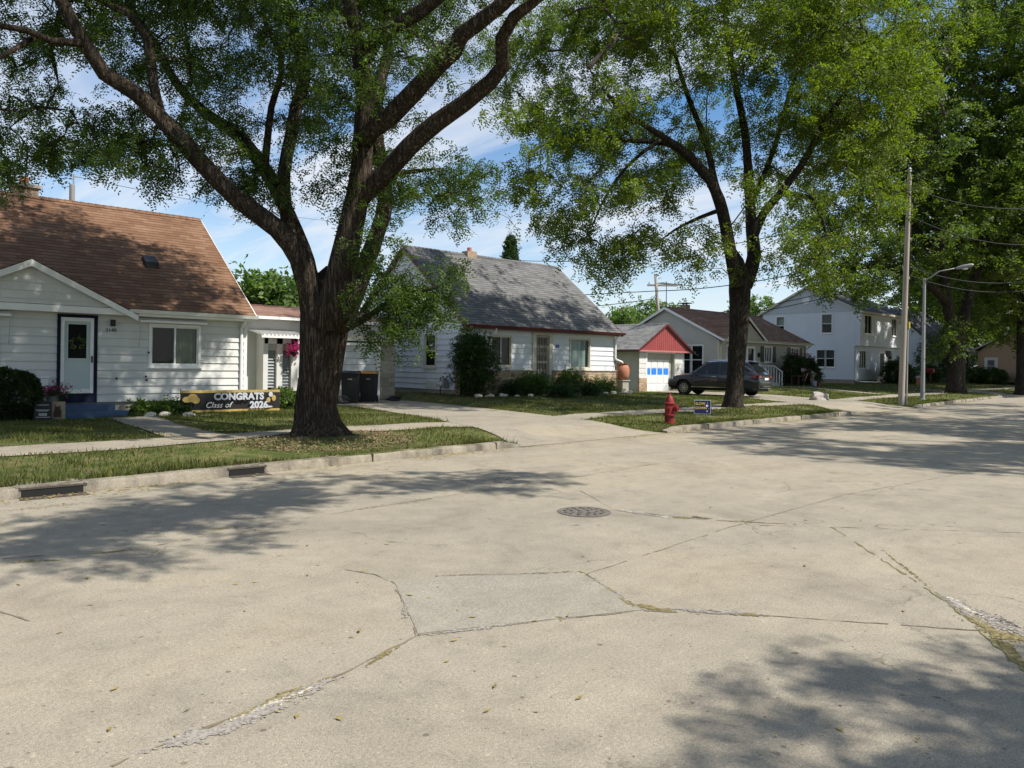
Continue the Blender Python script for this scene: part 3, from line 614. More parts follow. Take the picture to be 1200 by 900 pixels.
# ------------------------------------------------------------ house with the brown roof
H = thing('house', (4.4, 21, .25), 'white lap-sided house with brown shingle roof and blue-framed front door', 'house')
u0, u1, v0, v1, zb, ze, zr, vr = -.6, 9.3, 21., 28.76, .52, 2.86, 6.12, 24.88
F1 = front(v0); ops = [(4.66, 5.40, .74, 2.60), (6.75, 7.95, 1.47, 2.46), (2.2, 3.36, 1.47, 2.46)]
mb = MB(); siding(mb, F1, zb, 2.86, rect(u0, u1), .2, .03, ops); rw = Fr((u1, 0), (0, 1), (1, 0)); siding(mb, rw, zb, 6.0, gable(v0, v1, 2.8, 6.0, vr), .2)
box_shell(mb, u0, u1, v0, v1, zb, 2.8, 'lb'); mb.build('wall', WHITE, H)
mb = MB().box(u0+.03, u1-.03, v0+.03, v1-.03, -.1, zb+.01); mb.build('foundation', FOUND, H)
mb = MB(); corner_board(mb, F1, u1-.03, zb, 2.8); mb.build('corner_board', TRIM, H)
rf = gable_roof(H, u0-.2, u1+.14, v0-.32, v1+.3, ze, zr, SH_BROWN, trim=TRIM, vr=vr, rk=.05)
MB().box(u0-.2, u1+.14, v0-.32, v0, ze-.17, ze-.15).build('soffit', TRIM, H)
gutter(H, 6.1, u1+.16, v0-.345, ze-.01, TRIM)
pipe(H, [(9.14, v0-.34, 2.76), (9.14, v0-.3, 2.68), (9.14, v0-.06, 2.5), (9.14, v0-.06, .45), (9.16, v0-.25, .36)], .045, TRIM)
# porch gable over the door
pc = 3.96; mb = MB(); fg = front(v0-.3)
siding(mb, fg, 2.78, 3.74, gable(1.75, 6.17, 2.78, 3.78), .19); mb.build('porch_gable', WHITE, H)
mb = MB()
for s in (-1, 1):
    mb.prism([(pc+s*2.34, v0-.44, 2.70), (pc, v0-.44, 3.88), (pc, v0-.44, 3.72), (pc+s*2.34, v0-.44, 2.56)], (0, .03, 0))
    mb.prism([(pc+s*2.34, v0-.41, 2.68), (pc, v0-.41, 3.86), (pc, v0-.41, 3.82), (pc+s*2.34, v0-.41, 2.64)], (0, .13, 0))
mb.build('porch_gable_trim', TRIM, H)
mb = MB()
for s in (-1, 1): mb.add([(pc+s*2.36, v0-.45, 2.71), (pc, v0-.45, 3.90), (pc, v0+1.35, 3.90), (pc+s*2.36, v0-.2, 2.72)], [[0, 1, 2, 3]])
mb.build('porch_roof', SH_BROWN, H)
MB().box(1.75, 6.17, v0-.3, v0, 2.74, 2.775).build('porch_soffit', CREAM, H)
# chimney, pipe mast, vent
cx, cy = 4.62, 25.05; ch = MB().box(cx-.3, cx+.3, cy-.25, cy+.25, 5.6, 6.32).build('chimney', BRICKC, rf); MB().box(cx-.36, cx+.36, cy-.31, cy+.31, 6.32, 6.42).build('chimney_cap', FOUND, rf, bevel=.01)
MB().lathe((cx, cy, 6.42), [(.11, 0), (.11, .18), (.125, .18), (.125, .22), (.09, .22), (.09, .02)], 14).build('flue', TERRA, rf, smooth=True, angle=40)
MB().lathe((5.8, 25.0, 5.9), [(.075, 0), (.075, .72), (.06, .73)], 12).build('vent_pipe', GALV, rf, smooth=True, angle=40)
MB().tube([(5.86, 25.1, 6.1), (5.86, 25.1, 6.95)], .018, 6).tube([(5.74, 25.1, 6.88), (6.0, 25.1, 6.88)], .012, 5).build('service_mast', GALV, rf)
sl = (zr-ze)/(vr-v0+.32); z_ = ze+sl*(22.45-v0+.32)
MB().prism([(7.0, 22.28, z_-.12), (7.0, 22.3, z_+.05), (7.0, 22.62, z_+.26), (7.0, 22.66, z_+.16)], (.34, 0, 0)).build('roof_vent', BLACKM, rf)
# door
D = MB(); 
for a, b, c, d in ((4.59, 4.66, .52, 2.67), (5.40, 5.47, .52, 2.67), (4.66, 5.40, 2.60, 2.67), (4.66, 5.40, .52, .74)): F1.box(D, a, b, -.03, .06, c, d)
D.build('door_surround', NAVY, H, bevel=.005)
D = MB(); F1.box(D, 4.675, 5.385, -.05, -.01, .745, 2.585); dr = D.build('door', DOORG, H)
D = MB()
for a, b, c, d in ((4.665, 4.745, .745, 2.595), (5.315, 5.395, .745, 2.595), (4.745, 5.315, 2.50, 2.595), (4.745, 5.315, .745, .84)): F1.box(D, a, b, -.01, .03, c, d)
D.build('storm_door_frame', TRIM, dr, bevel=.004)
D = MB(); F1.box(D, 4.80, 5.26, -.01, .012, 1.56, 2.46); D.build('panel_moulding', DOORG, dr)
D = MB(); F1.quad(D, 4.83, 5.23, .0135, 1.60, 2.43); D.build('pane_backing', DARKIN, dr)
D = MB(); F1.quad(D, 4.83, 5.23, .02, 1.60, 2.43); D.build('pane', GLASS, dr)
P = Vector(F1.p(5.03, .035, 1.98)); wr = MB()
for i in range(60):
    a = rnd.uniform(0, 6.28); r_ = rnd.gauss(.13, .03); q = P+Vector((math.cos(a)*r_, -.005*rnd.random(), math.sin(a)*r_)); d = Vector((rnd.uniform(-1, 1), -.3, rnd.uniform(-1, 1)))*.04; e = Vector((-d.z, -.01, d.x))*.4
    wr.add([q-d, q+e, q+d, q-e], [[0, 1, 2, 3]])
wr = wr.build('wreath', LEAFL, recalc=False); tag(wr, 'round leafy wreath hanging in the pale front door window', 'wreath')
D = MB(); F1.box(D, 5.335, 5.36, .03, .075, 1.5, 1.66); D.build('handle', BLACKM, dr)
window(H, F1, 6.75, 7.95, 1.47, 2.46, 'slider', curtain=(CURTG, .5, .98, 1, 0)); window(H, F1, 2.2, 3.36, 1.47, 2.46, 'slider', curtain=(CURTG, 0, .5, 1, 0))
for a, b in ((6.42, 8.12), (1.95, 3.62)):
    A = MB()
    A.prism([F1.p(a, .03, 2.66), F1.p(a, .10, 2.66), F1.p(a, .22, 2.60), F1.p(a, .22, 2.55), F1.p(a, .03, 2.57)], (b-a, 0, 0)); aw = A.build('awning_case', TRIM, H)
    for q in (a+.02, b-.02): MB().tube([F1.p(q, .2, 2.56), F1.p(q, .05, 1.9)], .009, 5).build('awning_arm', METAL, aw)
text('house_number', '2140', .13, F1.p(5.78, .035, 2.32), (1, 0, 0), (0, -1, 0), BLACKM, H)
MB().box(5.76, 5.86, v0-.13, v0-.02, 2.42, 2.58).build('porch_lamp', BLACKM, H, bevel=.01)
for a, z in ((6.6, 1.13), (6.62, 1.04), (6.66, 1.75), (5.9, 1.08)): mb = MB(); F1.box(mb, a, a+.04, .02, .05, z, z+.05); mb.build('wall_hook', BLACKM, H)
# steps
ST = thing('front_steps', (5.2, 20.3, .2), 'blue painted concrete steps below the pale front door', 'steps')
g0 = .20
MB().box(4.35, 5.75, 20.42, 20.97, g0-.1, .50).build('landing', BLUEP, ST, bevel=.02)
MB().box(4.55, 5.95, 20.05, 20.415, g0-.1, .35).build('step', BLUEP, ST, bevel=.02)
# ------------------------------------------------------------ garage and breezeway of the white house
GA = thing('garage', (12.6, 24, .25), 'white and stone garage wing with jalousie doors behind the big trunk', 'garage')
vg = 24.; FG = front(vg)
mb = MB(); siding(mb, FG, 2.52, 3.0, rect(9.32, 16.05), .24); box_shell(mb, 9.32, 16.35, vg, 29.5, .1, 3.0, 'rb'); mb.build('wall', WHITE, GA)
gable_roof(GA, 9.3, 16.5, vg-.35, 29.8, 3.06, 3.62, SH_LOW, trim=TRIM, fascia=.1)
# entry bay
mb = MB()
for a, b in ((9.32, 11.12), (11.42, 11.62), (11.93, 12.16)): FG.box(mb, a, b, -.05, .55 if a > 10.9 else .0, .62 if a > 10 else .3, 2.52)
FG.box(mb, 11.0, 12.16, .0, .55, 2.16, 2.45); FG.box(mb, 10.96, 11.12, 0, .55, .62, 2.5)
mb.build('entry_wall', WHITE, GA)
for a, b in ((11.12, 11.42), (11.62, 11.93)):
    mb = MB(); FG.box(mb, a, b, .3, .32, .72, 2.16); w_ = mb.build('jalousie_window', DARKIN, GA); mb = MB(); FG.box(mb, a+.004, b-.004, .42, .50, 1.94, 2.158); mb.build('transom_panel', GREYST, w_)  # transom panels: their grey has the shade they sit in mixed into it
    mb = MB(); z = .74
    while z < 2.12:
        mb.add([FG.p(a+.02, .40, z+.10), FG.p(b-.02, .40, z+.10), FG.p(b-.02, .47, z), FG.p(a+.02, .47, z)], [[0, 1, 2, 3]]); z += .1
    mb.build('slat', M('jalousie_glass', (.3, .32, .33), .15, .2, 3, 0), w_)
mb = MB(); FG.box(mb, 10.9, 12.2, .0, .6, .45, .62); mb.build('stone_sill', STONE, GA)
mb = MB(); FG.box(mb, 10.95, 12.16, 0, .54, .15, .45); FG.box(mb, 12.16, 13.22, -.02, .12, .1, 1.0); mb.build('stone_base', STONE, GA)
mb = MB(); FG.box(mb, 12.16, 13.22, -.05, .05, 1.0, 2.52); mb.build('side_panel', WHITE, GA)
A = MB(); A.prism([FG.p(10.72, .0, 2.62), FG.p(10.72, .95, 2.44), FG.p(10.72, .95, 2.34), FG.p(10.72, .92, 2.34), FG.p(10.72, .92, 2.42), FG.p(10.72, 0, 2.58)], (1.55, 0, 0)); aw = A.build('entry_awning', TRIM, GA)
A = MB()
for i in range(12): A.prism([FG.p(10.74+i*.13, .0, 2.64), FG.p(10.74+i*.13, .96, 2.46), FG.p(10.74+i*.13, .96, 2.42), FG.p(10.74+i*.13, 0, 2.60)], (.05, 0, 0))
A.build('awning_rib', METAL, aw)
window(GA, FG, 12.38, 12.95, 1.15, 2.2, 'hung', curtain=(CURTW, 0, 1, 1, .6))
mb = MB(); FG.box(mb, 15.72, 16.33, -.05, .10, .05, 2.36); mb.build('stone_pillar', STONEG, GA)
mb = MB(); FG.box(mb, 13.0, 16.36, -.04, .11, 2.36, 2.56); mb.build('lintel', CREAM, GA)
mb = MB()
for a, b in ((13.14, 13.25), (15.6, 15.715)): FG.box(mb, a, b, -.1, .06, .12, 2.3)
FG.box(mb, 13.25, 15.6, -.1, .05, 2.2, 2.30); mb.build('garage_door_frame', TRIM, GA, bevel=.006)
gd = MB()
for i in range(9): FG.box(gd, 13.25, 15.6, -.13, -.09+.012*(i % 2), .14+i*.23, .14+(i+1)*.23-.012)
gd = gd.build('garage_door', M('garage_door_paint', (.62, .63, .62), .5, .06, 1.2, .1), GA, bevel=.006)
MB().box(14.4, 14.55, vg+.03, vg+.08, .75, .79).build('handle', BLACKM, gd)
# ------------------------------------------------------------ house with the grey roof
H2 = thing('house', (22.3, 22, .42), 'pale house with steep grey roof, dark red trim and stone-clad front base', 'house')
u0, u1, v0, v1, zb, zr, vr = 18.05, 26.78, 22., 29.54, .60, 6.36, 25.77
F2 = front(v0); L2 = leftw(u0)
ops = [(19.42, 20.4, 1.55, 2.66), (21.78, 22.55, .76, 2.80), (23.85, 25.05, 1.50, 2.70)]; opl = [(23.68, 24.36, 1.50, 2.68), (25.5, 26.05, 3.75, 4.75)]
mb = MB(); siding(mb, F2, 1.39, 3.02, rect(u0, u1), .215, .03, ops)
siding(mb, L2, zb, 6.22, gable(v0, v1, 3.0, 6.22, vr), .215, .03, opl); box_shell(mb, u0, u1, v0, v1, zb, 3., 'rb')
mb.add([(u1, v0, 3.0), (u1, v1, 3.), (u1, vr, 6.2)], [[0, 1, 2]]); mb.build('wall', M('pale_grey_siding', (.66, .68, .71), .55, .05, 1.5, .1, 60, dirt=.15), H2)
mb = MB()
for a, b in ((u0-.09, 21.62), (22.72, u1+.02)): F2.box(mb, a, b, -.05, .10, .3, 1.36)
L2.box(mb, v0-.1, v0+.35, -.05, .09, .3, 1.36); mb.build('stone_wainscot', STONE, H2)
mb = MB()
for a, b in ((u0-.12, 21.6), (22.74, u1+.04)): F2.box(mb, a, b, -.02, .14, 1.36, 1.40)
mb.build('stone_ledge', LIME, H2)
MB().box(u0+.02, u1-.02, v0+.02, v1-.02, -.1, zb+.02).build('foundation', FOUND, H2)
rf = gable_roof(H2, u0-.16, u1+.16, v0-.34, v1+.34, 3.06, zr, SH_GREY, trim=RED, vr=vr, fascia=.15)
MB().box(u0-.15, u1+.15, v0-.33, v0+.01, 2.90, 2.915).build('soffit', CREAM, H2)
gutter(H2, u0-.1, u1+.2, v0-.365, 3.06, RED)
mb = MB().box(u0-.1, u0+.14, v0-.1, v0+.08, 2.78, 2.9); mb.build('eave_return', RED, H2)
cx = 21.4; MB().box(cx-.26, cx+.26, vr-.2, vr+.2, 6.1, 6.48).build('chimney', BRICKC, rf); MB().lathe((cx, vr, 6.48), [(.1, 0), (.1, .17), (.08, .18)], 12).build('flue', TERRA, rf)
window(H2, F2, 19.42, 20.4, 1.55, 2.66, 'slider', CREAM, (CURTG, .0, .4, 1, 0)); window(H2, F2, 23.85, 25.05, 1.50, 2.70, 'picture', CREAM, (CURT, .05, .92, 1, 0))
window(H2, L2, 23.68, 24.36, 1.50, 2.68, 'hung', CREAM, (CURTD, 0, 1, 1, .5)); window(H2, L2, 25.5, 26.05, 3.75, 4.75, 'hung', CREAM, (CURTD, 0, 1, 1, .5))
D = MB()
for a, b, c, d in ((21.58, 21.78, .55, 3.0), (22.55, 22.75, .55, 3.0), (21.78, 22.55, 2.80, 3.0)): F2.box(D, a, b, -.04, .06, c, d)
D.build('door_surround', CREAM, H2)
D = MB(); F2.box(D, 21.79, 22.54, -.1, -.06, .72, 2.79); dr = D.build('door', M('maroon_door', (.05, .022, .022), .5, .2, 3), H2)
D = MB(); TM = M('storm_door_bronze', (.35, .31, .24), .5, .1, 3)
for a, b, c, d in ((21.79, 21.86, .72, 2.79), (22.47, 22.54, .72, 2.79), (21.86, 22.47, 2.70, 2.79), (21.86, 22.47, .72, .82), (21.86, 22.47, 1.66, 1.76)): F2.box(D, a, b, -.04, .02, c, d)
D.build('storm_door_frame', TM, dr)
D = MB()
for i in range(7): F2.box(D, 21.90+i*.09, 21.912+i*.09, -.02, .0, .82, 2.7)
for zc in (1.1, 1.35, 2.05, 2.35):
    for q in (21.98, 22.17, 22.36):
        D.tube([F2.p(q+.045*math.cos(t*.63), -.008, zc+.07*math.sin(t*.63)) for t in range(11)], .007, 4)
D.build('security_grille', CREAM, dr)
sg = MB().box(22.95, 23.14, v0-.06, v0-.02, 2.32, 2.44).build('porch_lamp', M('blue_lantern_glass', (.09, .08, .4), .3, .1, 3), H2, bevel=.02)
pipe(H2, [(26.70, v0-.36, 2.96), (26.74, v0-.08, 2.78), (26.74, v0-.08, 1.95), (26.8, v0-.1, 1.87), (27.05, v0-.2, 1.78), (27.17, v0-.15, 1.72)], .045, TRIM)
pipe(H2, [(26.78, v0-.05, 1.8), (26.6, v0-.3, 1.3), (26.3, v0-.55, .55)], .018, BLACKM, 'drain_hose', 6)
pipe(H2, [(19.35, v0-.36, 2.96), (19.35, v0-.3, 2.8)], .04, TRIM, 'downspout_stub')
DS = MB(); DS.box(21.5, 22.85, 21.3, 21.88, .3, .55).build('doorstep', FOUND, H2, bevel=.02)
# gas meter on the gable wall
GM = thing('gas_meter', (17.9, 22.9, .45), 'grey gas meter with bent pipes on the shaded gable wall', 'gas meter')
MB().box(17.72, 17.98, 22.75, 23.02, .68, 1.0).build('meter_body', GALV, GM, bevel=.03)
MB().tube([(17.85, 23.1, .35), (17.85, 23.1, 1.05), (17.85, 22.95, 1.1), (17.85, 22.85, 1.0)], .022, 6).tube([(17.85, 22.8, 1.0), (17.85, 22.7, 1.1), (17.85, 22.5, 1.1), (17.85, 22.4, .95), (18.0, 22.4, .9)], .022, 6).build('pipe', BLACKM, GM)
MB().lathe((17.7, 22.88, .85), [(.07, -.01), (.07, .02), (.0, .025)], 14, ax='x').build('dial', TRIM, GM)
mb = MB(); L2.box(mb, 23.5, 24.25, .0, .03, .62, .92); ww = mb.build('basement_window', CREAM, H2); mb = MB(); L2.box(mb, 23.57, 23.86, .02, .035, .67, .87); L2.box(mb, 23.9, 24.18, .02, .035, .67, .87); mb.build('pane', CURTW, ww)
# ------------------------------------------------------------ red gabled garage
G2 = thing('garage', (35.9, 26, .2), 'small garage with red board gable and white door with blue panes', 'garage')
v0 = 26.; FF = front(v0); ua, ub, pc = 33.75, 38.0, 35.82
mb = MB(); siding(mb, FF, .95, 2.45, rect(ua, 34.36), .27); mb.build('wall', WHITE, G2); mb = MB(); siding(mb, FF, .95, 2.45, rect(37.1, ub), .27); siding(mb, Fr((ub, 0), (0, 1), (1, 0)), .2, 2.5, rect(v0, 33), .27)
mb.build('wall', WHITE, G2)
mb = MB(); box_shell(mb, ua, ub, v0, 33., .1, 2.5, 'b'); box_shell(mb, ua+.01, ub, v0+.02, 33., .1, 2.5, 'l'); mb.box(37.02, 37.12, v0-.02, v0+.5, .15, 2.4); mb.build('side_wall', GREYST, G2)
mb = MB(); FF.box(mb, ua-.04, 34.42, -.05, .06, .1, .95); mb.build('brick_pier', STONE, G2); mb = MB(); FF.box(mb, 37.12, ub+.04, -.05, .06, .1, .95); mb.build('brick_pier', STONE, G2)
mb = MB(); sp_ = gable(33.3, 38.35, 2.5, 4.0, pc); n = 26
for i in range(n):
    a = 33.35+i*(4.95/n); b = a+4.95/n-.02
    def top(x): return 2.46+1.52*(1-abs(x-pc)/2.52)
    mb.prism([FF.p(a, .22, 2.46), FF.p(b, .22, 2.46), FF.p(b, .22, max(2.47, top(b))), FF.p(a, .22, max(2.47, top(a)))], (0, -.03, 0))
FF.quad(mb, 33.4, 38.3, .2, 2.46, 2.6); mb.add([FF.p(33.4, .2, 2.46), FF.p(38.3, .2, 2.46), FF.p(pc, .2, 3.95)], [[0, 1, 2]]); mb.build('gable_boards', REDSID, G2)
mb = MB(); FF.box(mb, 33.25, 38.4, .2, .29, 2.40, 2.49); mb.build('gable_sill', M('faded_red_trim', (.42, .16, .15), .6, .1, 3), G2)
gable_roof(G2, v0-.36, 33.4, 33.2, 38.44, 2.5, 4.04, SH_GREYS, axis='v', trim=RED, fascia=.12, vr=pc)
mb = MB(); FF.box(mb, 34.3, 37.1, -.05, .06, 2.33, 2.40); FF.box(mb, 34.36, 34.46, -.15, .02, .15, 2.33); mb.build('door_frame', TRIM, G2)
gd = MB(); W_ = (36.72-34.46)/4
FF.box(gd, 34.46, 36.72, -.2, -.16, .15, 1.98)
for r_ in range(4):
    for c_ in range(4):
        a = 34.46+c_*W_+.03; z = .16+r_*.455
        if r_ == 2: continue
        FF.box(gd, a, a+W_-.06, -.16, -.14, z+.03, z+.42)
FF.box(gd, 34.46, 36.72, -.17, -.15, 1.06, 1.12); FF.box(gd, 34.46, 36.72, -.17, -.15, 1.5, 1.56)
gd = gd.build('garage_door', M('white_panel_door', (.72, .72, .70), .5, .06, 2), G2, bevel=.008)
for c_ in range(4):
    a = 34.46+c_*W_+.05; mb = MB(); FF.box(mb, a, a+W_-.1, -.165, -.15, 1.13, 1.49); mb.build('pane', M('blue_covered_pane', (.03, .22, .75), .35, .15, 3, .05), gd)
mb = MB(); FF.box(mb, 34.3, 37.02, -.4, -.2, 1.98, 2.4); FF.box(mb, 36.72, 37.02, -.4, -.18, .15, 2.0); mb.build('shaded_header', GREYST, G2)  # grey fill above the door carries the gable overhang's shadow in its colour
mb = MB().box(38.28, 38.44, v0-.5, v0-.36, 2.35, 2.5); mb.tube([(38.35, v0-.42, 2.4), (38.6, v0-.5, 2.3), (38.9, v0-.4, 2.3)], .02, 5); mb.build('lamp_bracket', BLACKM, G2)
mb = MB(); mb.box(ua-.03, ua+.0, 27.2, 27.35, 1.1, 1.5); mb.build('meter_box', BLACKM, G2)
# low passage joining the two
mb = MB()
# ------------------------------------------------------------ taupe house
H3 = thing('house', (47.3, 26, .45), 'taupe-sided single-storey house with dark brown roof and small portico', 'house')
u0, u1, v0, v1, zb, zr, vr = 41.7, 53.1, 26., 33.9, .55, 5.52, 29.95; F3 = front(v0); L3 = leftw(u0)
opl = [(27.15, 27.95, 1.15, 2.95), (28.05, 29.0, 1.15, 2.95)]; ops = [(45.0, 45.95, .95, 2.92), (47.25, 48.2, 2.02, 3.0), (50.9, 52.0, 1.72, 3.02), (42.6, 43.4, 1.3, 2.95)]
mb = MB(); siding(mb, F3, zb, 3.36, rect(u0, u1), .115, .012, ops); siding(mb, L3, zb, 5.4, gable(v0, v1, 3.3, 5.4, vr), .23, .016, opl); box_shell(mb, u0, u1, v0, v1, zb, 3.3, 'rb')
mb.add([(u1, v0, 3.3), (u1, v1, 3.3), (u1, vr, 5.4)], [[0, 1, 2]]); mb.build('wall', TANS, H3)
MB().box(u0+.02, u1-.02, v0+.02, v1-.02, -.1, zb+.02).build('foundation', FOUND, H3)
rf = gable_roof(H3, u0-.2, u1+.25, v0-.4, v1+.4, 3.38, zr, SH_DBROWN, trim=TRIM, vr=vr)
gutter(H3, u0-.1, u1+.25, v0-.425, 3.38, CREAM); MB().box(u0, u1+.2, v0-.4, v0, 3.2, 3.215).build('soffit', CREAM, H3)
mb = MB(); L3.box(mb, v0-.02, v0+.08, -.01, .03, zb, 3.3); F3.box(mb, u0-.02, u0+.08, -.01, .03, zb, 3.3); mb.build('corner_board', CREAM, H3); mb = MB(); F3.box(mb, u1-.1, u1+.01, -.01, .03, zb, 3.3); mb.build('corner_board', CREAM, H3)
for a in (u0+.12, u1-.14): pipe(H3, [(a, v0-.43, 3.3), (a, v0-.3, 3.1), (a, v0-.06, 2.95), (a, v0-.06, .55)], .05, CREAM)
pc = 44.4; fp = front(v0-.35); mb = MB(); siding(mb, fp, 3.3, 4.6, gable(42.0, 46.6, 3.3, 4.62, pc), .14, .012); mb.build('portico_gable', TANS, H3)
mb = MB()
for s, e in ((-1, 41.85), (1, 46.8)): mb.prism([(e, v0-.5, 3.38), (pc, v0-.5, 4.86), (pc, v0-.5, 4.68), (e, v0-.5, 3.2)], (0, .04, 0))
mb.build('portico_trim', TRIM, H3); mb = MB()
for e in (41.83, 46.82): mb.add([(e, v0-.52, 3.40), (pc, v0-.52, 4.88), (pc, v0+2.6, 4.88), (e, v0-.1, 3.42)], [[0, 1, 2, 3]])
mb.build('portico_roof', SH_DBROWN, H3)
MB().tube([(43.6, v0+2.2, 4.6), (44.5, v0+.9, 3.95)], .03, 5).build('roof_flashing', GALV, rf)
window(H3, L3, 27.15, 27.95, 1.15, 2.95, 'hung', TRIM); window(H3, L3, 28.05, 29.0, 1.15, 2.95, 'hung', TRIM)
window(H3, F3, 47.25, 48.2, 2.02, 3.0, 'triple', TRIM, (CURTW, .0, .3, 1, 0)); window(H3, F3, 50.9, 52.0, 1.72, 3.02, 'triple', TRIM, (CURTW, .5, 1, 1, 0)); window(H3, F3, 42.6, 43.4, 1.3, 2.95, 'hung', TRIM)
SHUT = M('dark_green_shutter', (.06, .085, .065), .5, .1, 3)
for a in (46.72, 48.3, 50.35, 52.1):
    mb = MB(); F3.box(mb, a, a+.42, .02, .05, 1.7 if a > 50 else 1.98, 3.04)
    for i in range(12): F3.box(mb, a+.04, a+.38, .05, .062, (1.74 if a > 50 else 2.0)+i*.085, (1.79 if a > 50 else 2.05)+i*.085)
    mb.build('shutter', SHUT, H3)
D = MB()
for a, b, c, d in ((44.92, 45.1, .9, 2.98), (45.85, 46.03, .9, 2.98), (45.1, 45.85, 2.85, 2.98), (45.1, 45.85, .9, 1.05), (45.1, 45.85, 1.75, 1.87)): F3.box(D, a, b, -.02, .04, c, d)
dr = D.build('door', TRIM, H3); D = MB(); F3.quad(D, 45.0, 45.95, -.05, .95, 2.9); D.build('pane', M('dark_door_glass', (.02, .022, .022), .1, .1, 2, 0), dr)
mb = MB(); F3.box(mb, 46.35, 46.5, .02, .14, 2.3, 2.6); mb.build('porch_lamp', BLACKM, H3, bevel=.02)
ST = thing('porch_steps', (45.6, 25.2, .45), 'white-railed grey porch steps at the taupe house', 'steps')
MB().box(44.7, 46.6, 24.9, 25.95, .3, .88).build('landing', GREYST, ST, bevel=.02); MB().box(44.7, 46.6, 24.6, 24.895, .3, .66).build('step', GREYST, ST, bevel=.02); MB().box(44.7, 46.6, 24.3, 24.595, .3, .5).build('step', GREYST, ST, bevel=.02)
mb = MB()
for q in (44.75, 46.55):
    for i in range(9):
        v = 24.35+i*.19; zf = .5 if v < 24.6 else .66 if v < 24.9 else .88; mb.box(q-.02, q+.02, v-.02, v+.02, zf-.02, zf+.85)
    mb.tube([(q, 24.3, 1.32), (q, 24.9, 1.73), (q, 25.95, 1.75)], .035, 6)
mb.build('railing', TRIM, ST)
# chimney and aerial on the taupe house
MB().box(43.6, 44.1, vr-.2, vr+.25, 5.3, 5.78).build('chimney', BRICKC, rf); MB().box(43.5, 44.2, vr-.3, vr+.35, 5.86, 5.91).box(43.62, 43.7, vr, vr+.08, 5.7, 5.87).box(44.0, 44.08, vr, vr+.08, 5.7, 5.87).build('chimney_cap', BLACKM, rf)
mb = MB(); a0 = att(781, 336, 52); mb.tube([(a0.x, a0.y, 3.2), (a0.x, a0.y, a0.z+.35)], .03, 6)
for i in range(5): mb.tube([(a0.x-.9+i*.02, a0.y-.3+.15*i, a0.z+.2), (a0.x+.9-i*.02, a0.y-.3+.15*i, a0.z+.2)], .014, 4)
mb.tube([(a0.x, a0.y-.35, a0.z+.2), (a0.x, a0.y+.4, a0.z+.2)], .016, 4); AN = mb.build('tv_aerial', GALV); tag(AN, 'thin rooftop television aerial above the taupe gable', 'aerial')
# ------------------------------------------------------------ two-storey house
H4 = thing('house', (66.5, 26.3, .5), 'white two-storey house with overhanging upper floor and round gable vent', 'house')
u0, u1, v0, v1, zb, zr, vr = 62., 71.2, 26.3, 34.3, .75, 8.5, 30.3; F4 = front(v0); L4 = leftw(u0); FJ = front(v0-.45)
opl = [(28.15, 29.0, 4.55, 6.08), (27.9, 28.62, 1.75, 3.15), (28.7, 29.4, 1.75, 3.15), (32.3, 33.0, 4.5, 6.0)]
mb = MB(); siding(mb, L4, zb, 6.25, rect(v0, v1), .125, .013, opl)
n = 54; g_ = gable(v0-.3, v1+.3, 6.2, 8.4, vr)
ops = [(62.9, 64.2, 1.7, 3.1), (66.9, 67.9, .85, 3.0), (68.6, 69.6, 1.8, 3.1)]; opj = [(62.75, 64.1, 4.5, 5.95), (68.3, 69.3, 4.5, 5.95)]
siding(mb, F4, zb, 3.55, rect(u0, u1), .125, .013, ops); siding(mb, FJ, 3.5, 6.25, rect(u0, u1), .125, .013, opj)
mb.add([L4.p(v0-.45, 0, 3.5), L4.p(v0, 0, 3.5), L4.p(v0, 0, 6.25), L4.p(v0-.45, 0, 6.25)], [[0, 1, 2, 3]]); box_shell(mb, u0, u1, v0, v1, zb, 6.2, 'rb'); mb.build('wall', BLUEW, H4)
mb = MB()
for i in range(int(8.0/.16)+6):
    a = v0-.4+i*.16; b = a+.15
    if b > v1+.35: break
    za, zb2 = [6.22+2.2*(1-abs(q-vr)/4.45) for q in (a, b)]
    if max(za, zb2) > 6.26: mb.add([L4.p(a, .025, 6.22), L4.p(b, .025, 6.22), L4.p(b, .025, max(6.23, zb2)), L4.p(a, .025, max(6.23, za))], [[0, 1, 2, 3]]); mb.add([L4.p(b, .025, 6.22), L4.p(b, .0, 6.22), L4.p(b, .0, max(6.23, zb2)), L4.p(b, .025, max(6.23, zb2))], [[0, 1, 2, 3]])
FL = mb.add([L4.p(v0-.4, .001, 6.2), L4.p(v1+.35, .001, 6.2), L4.p(vr, .001, 8.4)], [[0, 1, 2]]); mb.build('gable_boards', M('grey_gable_vinyl', (.52, .54, .58), .5, .05, 2), H4)
MB().lathe((u0-.03, 30.35, 7.3), [(.33, .0), (.33, -.05), (.27, -.06), (.25, -.03), (0, -.03)], 24, ax='x').build('gable_vent', TRIM, H4)
MB().box(u0+.02, u1, v0+.02, v1, -.1, zb+.01).build('foundation', M('tan_foundation', (.33, .26, .2), .9, .1, 3), H4)
gable_roof(H4, u0-.18, u1+.25, v0-.8, v1+.5, 6.22, zr, SH_CHAR, trim=CREAM, vr=vr); MB().box(u0-.1, u1+.2, v0-.78, v0-.4, 6.04, 6.055).build('soffit', CREAM, H4)
MB().box(u0, u1, v0-.45, v0, 3.47, 3.5).build('jetty_soffit', CREAM, H4)
for a, b, c, d in opl: window(H4, L4, a, b, c, d, 'hung', TRIM, (CURTD if b < 32 else CURTW, 0, 1, 1, .45))
for a, b, c, d in opj: window(H4, FJ, a, b, c, d, 'slider', TRIM)
window(H4, F4, 62.9, 64.2, 1.7, 3.1, 'triple', TRIM); window(H4, F4, 68.6, 69.6, 1.8, 3.1, 'hung', TRIM)
